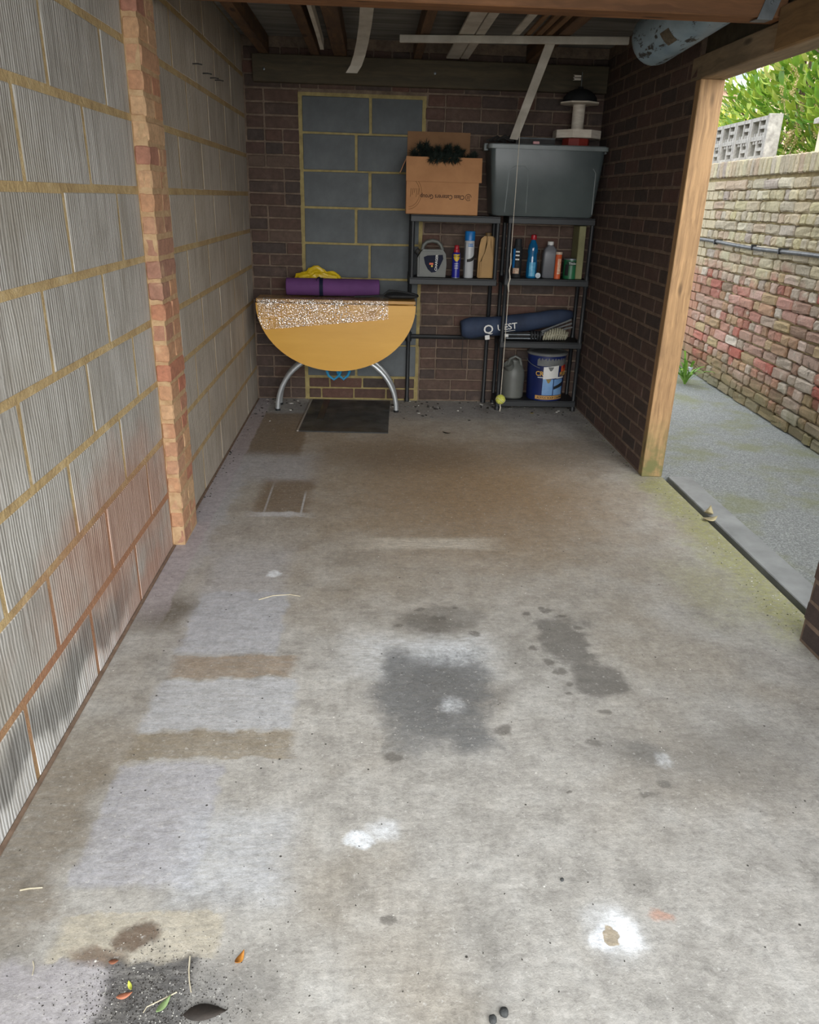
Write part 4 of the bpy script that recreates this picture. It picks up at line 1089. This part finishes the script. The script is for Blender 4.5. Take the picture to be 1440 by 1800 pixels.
ob('orange_sticker', patch(.1295, -50, -18, .205, .262, .001), M_orange, pt); ob('sticker_print', patch(.1306, -42, -27, .225, .25, .0006), M_redcap, pt)
nt = ob('white_note', patch(.1300, -109, -62, .155, .238, .0016, 8, lambda f, a_, b_: (a_ + .01 * f, b_ + .012 * f)), M_wht, pt)
ob('note_stain', patch(.1318, -96, -78, .212, .24, .0004, 8, lambda f, a_, b_: (b_ - .028 * math.sin(math.pi * f), b_)), M_pgrey, pt)

# ------------------------------------------------------------------ tennis ball on a string
sy = 4.98; tp = at(917, 196, y=4.98); bl = at(880, 702, y=sy)
tbm = thing('tennis_ball', 'yellow tennis ball hanging on a string before the shelves', 'ball', (tp.x, sy, 0))
t = NT('ball_felt'); o_ = t.coord(); M_ball = t.done(t.ramp(t.noise(o_, 90, 4), [(.3, S(176, 178, 60)), (.7, S(216, 216, 110))]), .95, t.bump(t.noise(o_, 200, 3), .8, .004))
bm = bmesh.new(); bmesh.ops.create_uvsphere(bm, u_segments=24, v_segments=16, radius=.033); ob('felt', mesh_of(bm, 'm', True), M_ball, tbm, (0, 0, bl.z))
ob('seam', tube([(.0332 * math.cos(q) * math.cos(.45 * math.sin(2 * q)), .0332 * math.sin(q) * math.cos(.45 * math.sin(2 * q)), bl.z + .0332 * math.sin(.45 * math.sin(2 * q))) for q in [k * math.pi / 24 for k in range(48)]], .001, 4, True), M_wht, tbm)
M_string = plain('white_string', S(214, 206, 190), None, 30, .9)
ob('string', tube([(0, 0, bl.z + .03), (.002, 0, .6), (-.001, 0, 1.2), (0, 0, tp.z)], .0022, 6), M_string, tbm)
ob('string_knot', tube([(.002, -.003, .82), (-.006, -.004, .86), (.005, -.004, .90), (-.004, -.003, .95), (.003, -.003, .99), (-.002, -.002, 1.05)], .0035, 6), M_string, tbm)
ob('string_tail', tube([(0, 0, bl.z - .03), (.003, -.003, bl.z - .055), (.0, -.006, bl.z - .08)], .0035, 6), M_string, tbm)

# ------------------------------------------------------------------ drop-leaf table and what lies on it
M_leafw = plain('honey_laminate', S(228, 174, 70), S(218, 162, 60), 2.5, .35, stretch=(1, 1, 5))
M_edge = plain('honey_edge', S(196, 148, 72), S(176, 130, 62), 6, .4)
M_tubeleg = plain('silver_tube', S(190, 194, 196), S(170, 174, 176), 12, .35, metal=.5)
CX = -.235
tbl = thing('drop_leaf_table', 'honey yellow drop-leaf table folded flat on curved silver legs', 'table', (CX, 5.165, 0))
TZ = .735
ob('top', box((-.512, -.095, TZ - .022), (.512, .10, TZ), .004, 2), M_edge, tbl)
half = [(.513 * math.cos(q), TZ - .026 - .430 * math.sin(q) ** 1.0) for q in [math.pi * k / 40 for k in range(41)]]
ob('leaf', prism(half, -.115, -.097, .004), M_leafw, tbl)
ob('leaf', prism(half, .102, .118, .004), M_leafw, tbl)
for s in (-1, 1):
    for y in (-.088, .075):
        pts = [(s * (.40 - .40 * (1 - math.cos(q)) * .95) * 1.0, y * (1 - .25 * math.sin(q)), .012 + .37 * math.sin(q)) for q in [math.pi / 2 * k / 14 for k in range(15)]]
        lg = ob('leg', tube(pts, .016, 12), M_tubeleg, tbl)
        ob('foot', lathe([(0, 0), (.017, 0), (.0175, .014), (0, .014)], 12), M_blackp, lg, (s * .40, y, 0))
ob('stretcher', box((-.3, -.03, .355), (.3, .03, .385), .004), M_tubeleg, tbl)
ob('pedestal', box((-.28, -.05, .385), (.28, .05, TZ - .022), .006), M_edge, tbl)

t = NT('bubble_wrap'); o_ = t.coord(); vo = t.vor(o_, 95)
t.done(S(236, 234, 226), .12, t.bump(t.ma('SUBTRACT', 1.0, vo), .9, .006, t.bump(t.noise(o_, 16, 4), .7, .02)))
nb = t.bump(t.ma('SUBTRACT', 1.0, vo), .6, .006, t.bump(t.noise(o_, 16, 4), .7, .02))
tp_ = t.n('ShaderNodeBsdfTransparent'); mx = t.n('ShaderNodeMixShader'); gl = t.n('ShaderNodeBsdfGlossy'); gl.inputs['Roughness'].default_value = .16
gl.inputs[0].default_value = (1, .98, .95, 1); t.put(gl.inputs['Normal'], nb); mg = t.n('ShaderNodeMixShader'); mg.inputs[0].default_value = .25
t.t.links.new(gl.outputs[0], mg.inputs[1]); t.t.links.new(t.bs.outputs[0], mg.inputs[2])
t.put(mx.inputs[0], t.ma('ADD', t.mr(t.noise(o_, 9, 4), .35, .7, .16, .36), t.ma('MULTIPLY', t.mr(t.vor(o_, 90), .45, .3, 0, .8), t.mr(t.noise(o_, 12, 4, .7), .44, .58)))); t.t.links.new(tp_.outputs[0], mx.inputs[1]); t.t.links.new(mg.outputs[0], mx.inputs[2]); t.t.links.new(mx.outputs[0], t.t.nodes['Material Output'].inputs[0])
M_bw = t.m
bm = bmesh.new(); g = []; NX, NT_ = 60, 26
for i in range(NX + 1):
    s = i / NX; x = -.735 + .835 * s; row = []
    dz = .20 - .085 * s
    lim = .430 * math.sqrt(max(0, 1 - ((x - CX) / .513) ** 2)) if abs(x - CX) < .513 else 0
    dz = min(dz, lim * .97 + .02)
    for j in range(NT_ + 1):
        q = j / NT_
        if q < .3: y, z = 5.25 - (5.25 - 5.045) * q / .3, TZ + .004
        else: y, z = 5.042, TZ + .004 - dz * (q - .3) / .7
        n_ = mnoise.noise(Vector((x * 9, z * 14, y * 9))) + .5 * mnoise.noise(Vector((x * 24, z * 30, 3)))
        if q < .3: z += .003 + .003 * n_
        else: y -= .004 + .006 * abs(n_)
        row.append(bm.verts.new((x, y, z)))
    g.append(row)
for A, B in zip(g, g[1:]):
    for k in range(NT_): bm.faces.new((A[k], A[k + 1], B[k + 1], B[k])).smooth = True
ob('bubble_wrap_sheet', bm, M_bw, label='clear bubble wrap draped over the front of the folded table', cat='bubble wrap')

M_purple = plain('purple_foam', S(104, 60, 116), S(88, 50, 100), 6, .8, .25, bscale=120)
ym = thing('yoga_mat', 'rolled purple exercise mat with black strap on the folded table', 'mat', (-.26, 5.182, TZ + .012), math.radians(1.0))
ob('roll', lathe([(0, -.302), (.05, -.302), (.0545, -.298), (.0545, .298), (.05, .302), (0, .302)], 36, sx=1.0), M_purple, ym, (0, 0, .0545), (0, math.radians(90), 0))
sp = [( .303, (.012 + .0062 * q) * math.cos(q), .0545 + (.012 + .0062 * q) * math.sin(q)) for q in [k * .3 for k in range(22)]]
ob('roll_spiral', tube(sp, .002, 5), plain('dark_purple', S(60, 32, 70)), ym)
ob('strap', lathe([(.0545, -.012), (.0575, -.012), (.0575, .012), (.0545, .012)], 32), M_navy, ym, (-.075, 0, .0545), (0, math.radians(90), 0))
ob('strap_tail', ribbon([(-.075, -.02, .108), (-.088, -.04, .118), (-.1, -.05, .113), (-.104, -.055, .10)], .02, .003, (0, 1, .2)), M_navy, ym)
M_ybag = plain('yellow_plastic_bag', S(226, 196, 30), S(196, 162, 20), 8, .35, .6, bscale=20)
bm = bmesh.new(); bmesh.ops.create_icosphere(bm, subdivisions=5, radius=1)
for v in bm.verts:
    n_ = v.co.copy(); k = 1 + .22 * mnoise.noise(n_ * 2.2) + .12 * mnoise.noise(n_ * 6); v.co = Vector((n_.x * .175 * k, n_.y * .05 * k, max(n_.z, -.55) * .085 * k * (1.12 - .5 * n_.x if n_.x > -.2 else 1.22)))
zmin = min(v.co.z for v in bm.verts)
for v in bm.verts: v.co.z -= zmin
ob('yellow_bag', mesh_of(bm, 'm', False), M_ybag, None, (-.345, 5.288, TZ + .012), label='crumpled yellow plastic bag behind the rolled purple mat', cat='bag')
bc = thing('black_case', 'flat black soft case lying at the right end of the folded table', 'case', (.185, 5.165, TZ + .012))
ob('case_body', loft([(rr(.09, .055, .04), 0), (rr(.11, .075, .05), .008), (rr(.11, .075, .05), .02), (rr(.08, .05, .04), .03)]), M_blackp, bc)
ob('strap', tube([(-.30, -.068, .008), (-.2, -.07, .012), (-.12, -.07, .02), (-.08, -.055, .05), (-.02, -.05, .045), (.05, -.05, .035), (.1, -.05, .02)], .006, 8), M_blackp, bc)
ob('case_piping', tube([(x, y, .014) for x, y in rr(.112, .077, .05)], .003, 6, True), M_grime, bc)
M_cyan = plain('blue_webbing', S(50, 160, 206), S(34, 124, 172), 20, .6)
bs = thing('blue_strap', 'bright blue webbing straps hanging in loops under the folded table', 'strap', (-.225, 5.165, 0))
for x0, x1, d in ((-.1, .03, .0), (-.03, .09, .012)):
    pts = [(x0, d, .36), (x0 + .005, d, .29), (x0 + .03, d, .222), ((x0 + x1) / 2, d, .198), (x1 - .03, d, .224), (x1 - .005, d, .29), (x1, d, .36)]
    ob('loop', tube(pts, .009, 8), M_cyan, bs)

# ------------------------------------------------------------------ rubber mat on the floor
t = NT('dusty_black_rubber'); p_ = t.pos()
c = t.ramp(t.noise(p_, 9, 5, .65), [(.35, S(46, 47, 48)), (.7, S(74, 76, 76))]); c = t.mix(t.mr(t.vor(p_, 60), .12, .05, 0, .7), c, S(150, 150, 148))
M_rub = t.done(c, t.mr(t.noise(p_, 5, 4), .3, .7, .3, .6), t.bump(t.noise(p_, 80, 3), .3, .003))
fm = thing('rubber_mat', 'dusty black rubber mat lying on the floor under the table', 'mat', (-.165, 4.965, .0005), math.radians(-2.0))
ob('sheet', box((-.272, -.40, 0), (.28, .40, .007), .002), M_rub, fm)
ob('pale_edge', box((-.285, -.40, 0), (-.2725, .40, .009), .002), plain('pale_edging', S(156, 150, 142)), fm)
ob('glossy_strip', box((-.19, -.13, .007), (-.145, .395, .0082)), plain('glossy_black', S(30, 31, 32), None, 8, .2), fm)

# ------------------------------------------------------------------ nails in the left wall
for i, (px, py) in enumerate(((337, 112), (355, 129), (368, 137), (377, 141))):
    q = at(px, py, x=LX); ob('wall_nail', tube([(0, 0, 0), (.025, .0, .001), (.045, .002, -.002)], .0028, 6), M_grime, None, (LX + .001, q.y, q.z), label=('leftmost', 'second from the left', 'third from the left', 'rightmost')[i] + ' of the four dark nails high in the block wall', cat='nail', group='nails high in the left block wall')

# ------------------------------------------------------------------ leaves, twigs and grit on the floor
def flat_leaf(px, py, L, w, ang, mat, label, curl=.15, tilt=0.0, zb=0.0, grp=None):
    bm = bmesh.new(); n = 9; rows = []
    for i in range(n):
        s = i / (n - 1); ww = w * (math.sin(math.pi * s ** .8) * .5 + .02); x = L * (s - .5); z = .003 + curl * L * (2 * s - 1) ** 2
        rows.append([bm.verts.new((x, sd_ * ww, z + abs(sd_) * .25 * ww)) for sd_ in (-1, 0, 1)] + [bm.verts.new((x, sd_ * ww, z + abs(sd_) * .25 * ww - .0012)) for sd_ in (1, 0, -1)])
    for A, B in zip(rows, rows[1:]):
        for k in range(6): bm.faces.new((A[k], A[(k + 1) % 6], B[(k + 1) % 6], B[k]))
    bm.faces.new(rows[0][::-1]); bm.faces.new(rows[-1])
    zmin_ = min(v.co.z for v in bm.verts)
    for v in bm.verts: v.co.z -= zmin_
    q = at(px, py, z=zb)
    return ob('fallen_leaf', mesh_of(bm, 'm', True), mat, None, (q.x, q.y, zb + .0005), (tilt, 0, math.radians(ang)), label=label, cat='leaf', group=grp)
ML = lambda n_, a_, b_: plain(n_, a_, b_, 30, .7, .2)
M_pale = ML('bleached_leaf', S(190, 178, 140), S(150, 138, 104))
flat_leaf(1248, 915, .085, .045, 20, M_pale, 'lower of two bleached leaves lying over the doorway drain board', .2, zb=-.003)
flat_leaf(1246, 903, .09, .04, 60, M_pale, 'upper of two bleached leaves lying over the doorway drain board', .3, zb=-.003)
flat_leaf(422, 1687, .03, .013, 65, ML('orange_leaf', S(200, 140, 54), S(150, 90, 30)), 'curled orange brown leaf on the concrete, right of the twig', .3)
flat_leaf(288, 1768, .036, .012, 60, ML('green_leaf', S(140, 164, 110), S(116, 140, 92)), 'narrow grey green leaf beside the bent twig')
flat_leaf(229, 1736, .02, .007, -60, ML('lime_leaf', S(206, 204, 90), S(170, 180, 70)), 'small curved lime yellow leaf on the dark grit', .3)
flat_leaf(219, 1752, .028, .011, 20, ML('pink_leaf', S(196, 130, 100), S(150, 90, 66)), 'small reddish leaf on the dark grit')
flat_leaf(360, 1782, .075, .03, 5, ML('black_leaf', S(58, 50, 44), S(32, 28, 25)), 'large blackened leaf at the front edge of the floor', .02)
flat_leaf(200, 1692, .018, .01, 10, ML('rust_leaf', S(150, 96, 70), S(110, 66, 46)), 'tiny rust coloured leaf scrap at the top of the grit')
flat_leaf(785, 762, .055, .018, -25, ML('dark_leaf', S(52, 46, 40), S(36, 32, 28)), 'dark leaf scrap right of the rubber mat')
flat_leaf(935, 1010 - 283, .03, .02, 15, ML('yellow_scrap', S(190, 170, 60), S(150, 130, 40)), 'small yellow leaf scrap before the corner shelves')
M_twig = plain('pale_twig', S(206, 198, 176), S(176, 166, 140), 40, .8)
def twig(pxs, rad, label):
    pts = [at(x, y, z=rad) for x, y in pxs]; o0 = pts[0].copy(); o0.z = 0
    ob('twig', tube([q - o0 for q in pts], [rad * (1 - .4 * i / len(pts)) for i in range(len(pts))], 6), M_twig, None, o0, label=label, cat='twig')
twig([(334, 1681), (332, 1705), (333, 1725), (336, 1744)], .0016, 'straight pale twig standing out on the dark grit')
twig([(311, 1744), (285, 1757), (258, 1770), (252, 1780)], .0013, 'bent pale twig beside the grey green leaf')
twig([(35, 1565), (50, 1562), (75, 1560)], .002, 'short white twig near the left wall foot')
twig([(455, 1054), (480, 1047), (510, 1045), (528, 1048)], .002, 'thin curved pale straw across the middle of the floor')
twig([(58, 1690), (60, 1700), (57, 1714)], .0012, 'tiny upright straw left of the dark grit')
M_stone = plain('grey_pebble', S(70, 72, 72), S(40, 42, 42), 90, .8, .5)
for i, (px, py, s, lb) in enumerate(((886, 1784, .0085, 'larger grey pebble of the pair at the bottom edge'), (866, 1796, .0075, 'smaller grey pebble of the pair at the bottom edge'), (988, 1548, .004, 'small dark pebble on the right of the floor'))):
    bm = bmesh.new(); bmesh.ops.create_icosphere(bm, subdivisions=3, radius=s)
    for v in bm.verts: v.co *= 1 + .18 * mnoise.noise(v.co / s * 1.6 + Vector((i * 3, 0, 0)))
    q = at(px, py, z=0); ob('pebble', mesh_of(bm, 'm', True), M_stone, None, (q.x, q.y, s * .82), label=lb, cat='pebble')

def grit(name, spots, mats, label, seed):
    r_ = random.Random(seed); bm = bmesh.new()
    for (x, y, s, mi) in spots(r_):
        n0 = len(bm.faces); a_ = r_.uniform(0, 6.28); vs_ = bm_box(bm, (-s, -s * .6, 0), (s, s * .6, s * .45))
        Mx = Matrix.Translation((x, y, .0004)) @ Matrix.Rotation(a_, 4, 'Z')
        for v in vs_: v.co = Mx @ Vector((v.co.x * r_.uniform(.6, 1.1), v.co.y * r_.uniform(.6, 1.1), v.co.z))
        bm.faces.ensure_lookup_table()
        for f in bm.faces[n0:]: f.material_index = mi
    ob(name, mesh_of(bm, name, False, mats), None, None, label=label, cat='debris', kind='stuff')
M_chipw = plain('white_flake', S(214, 212, 204), None, 20); M_chipk = plain('black_crumb', S(46, 42, 38), None, 20); M_chipg = plain('grey_crumb', S(120, 118, 114), None, 20)
def back_spots(r_):
    out = []
    for i in range(420):
        x = r_.uniform(-.78, 1.44); y = 5.395 - abs(r_.gauss(0, .22))
        if y < 4.4 or (-.46 < x < .13 and y > 4.55 and r_.random() < .8): continue
        out.append((x, y, r_.choice((.002, .003, .004, .006, .009)), r_.choice((0, 1, 1, 1, 2))))
    for i in range(60): out.append((LX + .01 + abs(r_.gauss(0, .03)), r_.uniform(3.2, 5.35), r_.uniform(.002, .006), r_.choice((1, 1, 2))))
    return out
grit('back_debris', back_spots, [M_chipw, M_chipk, M_chipg], 'loose flakes and crumbs of dirt along the back wall foot', 3)
def front_spots(r_):
    out = []
    for i in range(2600):
        q = at(r_.gauss(270, 75), r_.gauss(1760, 48), z=0); out.append((q.x, q.y, r_.choice((.0005, .0007, .0009, .0014)), r_.choice((0, 1, 1, 1, 1, 1, 2, 2))))
    for i in range(220):
        q = at(r_.uniform(20, 1400), r_.uniform(1150, 1790), z=0)
        if -.78 < q.x < 1.5: out.append((q.x, q.y, r_.choice((.0008, .0012, .0018)), r_.choice((0, 1, 1, 1))))
    return out
grit('front_grit', front_spots, [M_chipw, M_chipk, M_chipg], 'dark loose grit swept into a patch at the front of the floor', 4)
def door_spots(r_):
    return [(r_.uniform(1.42, 1.56), r_.uniform(2.2, 3.8), r_.uniform(.001, .0035), r_.choice((0, 1, 2, 2))) for i in range(120)] + [(RX - .012 - abs(r_.gauss(0, .02)), r_.uniform(3.95, 5.35), r_.uniform(.002, .005), r_.choice((1, 2))) for i in range(60)]
grit('doorway_grit', door_spots, [M_chipw, M_chipk, plain('moss_crumb', S(110, 116, 60), None, 20)], 'fine grit and moss crumbs along the side doorway sill', 6)

# dirt-filled joint at the foot of the left wall
for i, (ya, yb) in enumerate(((FRONT, 2.9), (3.145, BY - .02))):
    ob('trim_%d' % (i + 1), box((LX + .004, ya, 0), (LX + .014, yb, .004), .001, 1, 0, .0012), plain('joint_dirt_%d' % i, S(136, 114, 96), S(100, 82, 68), 30, .95), kind='structure')
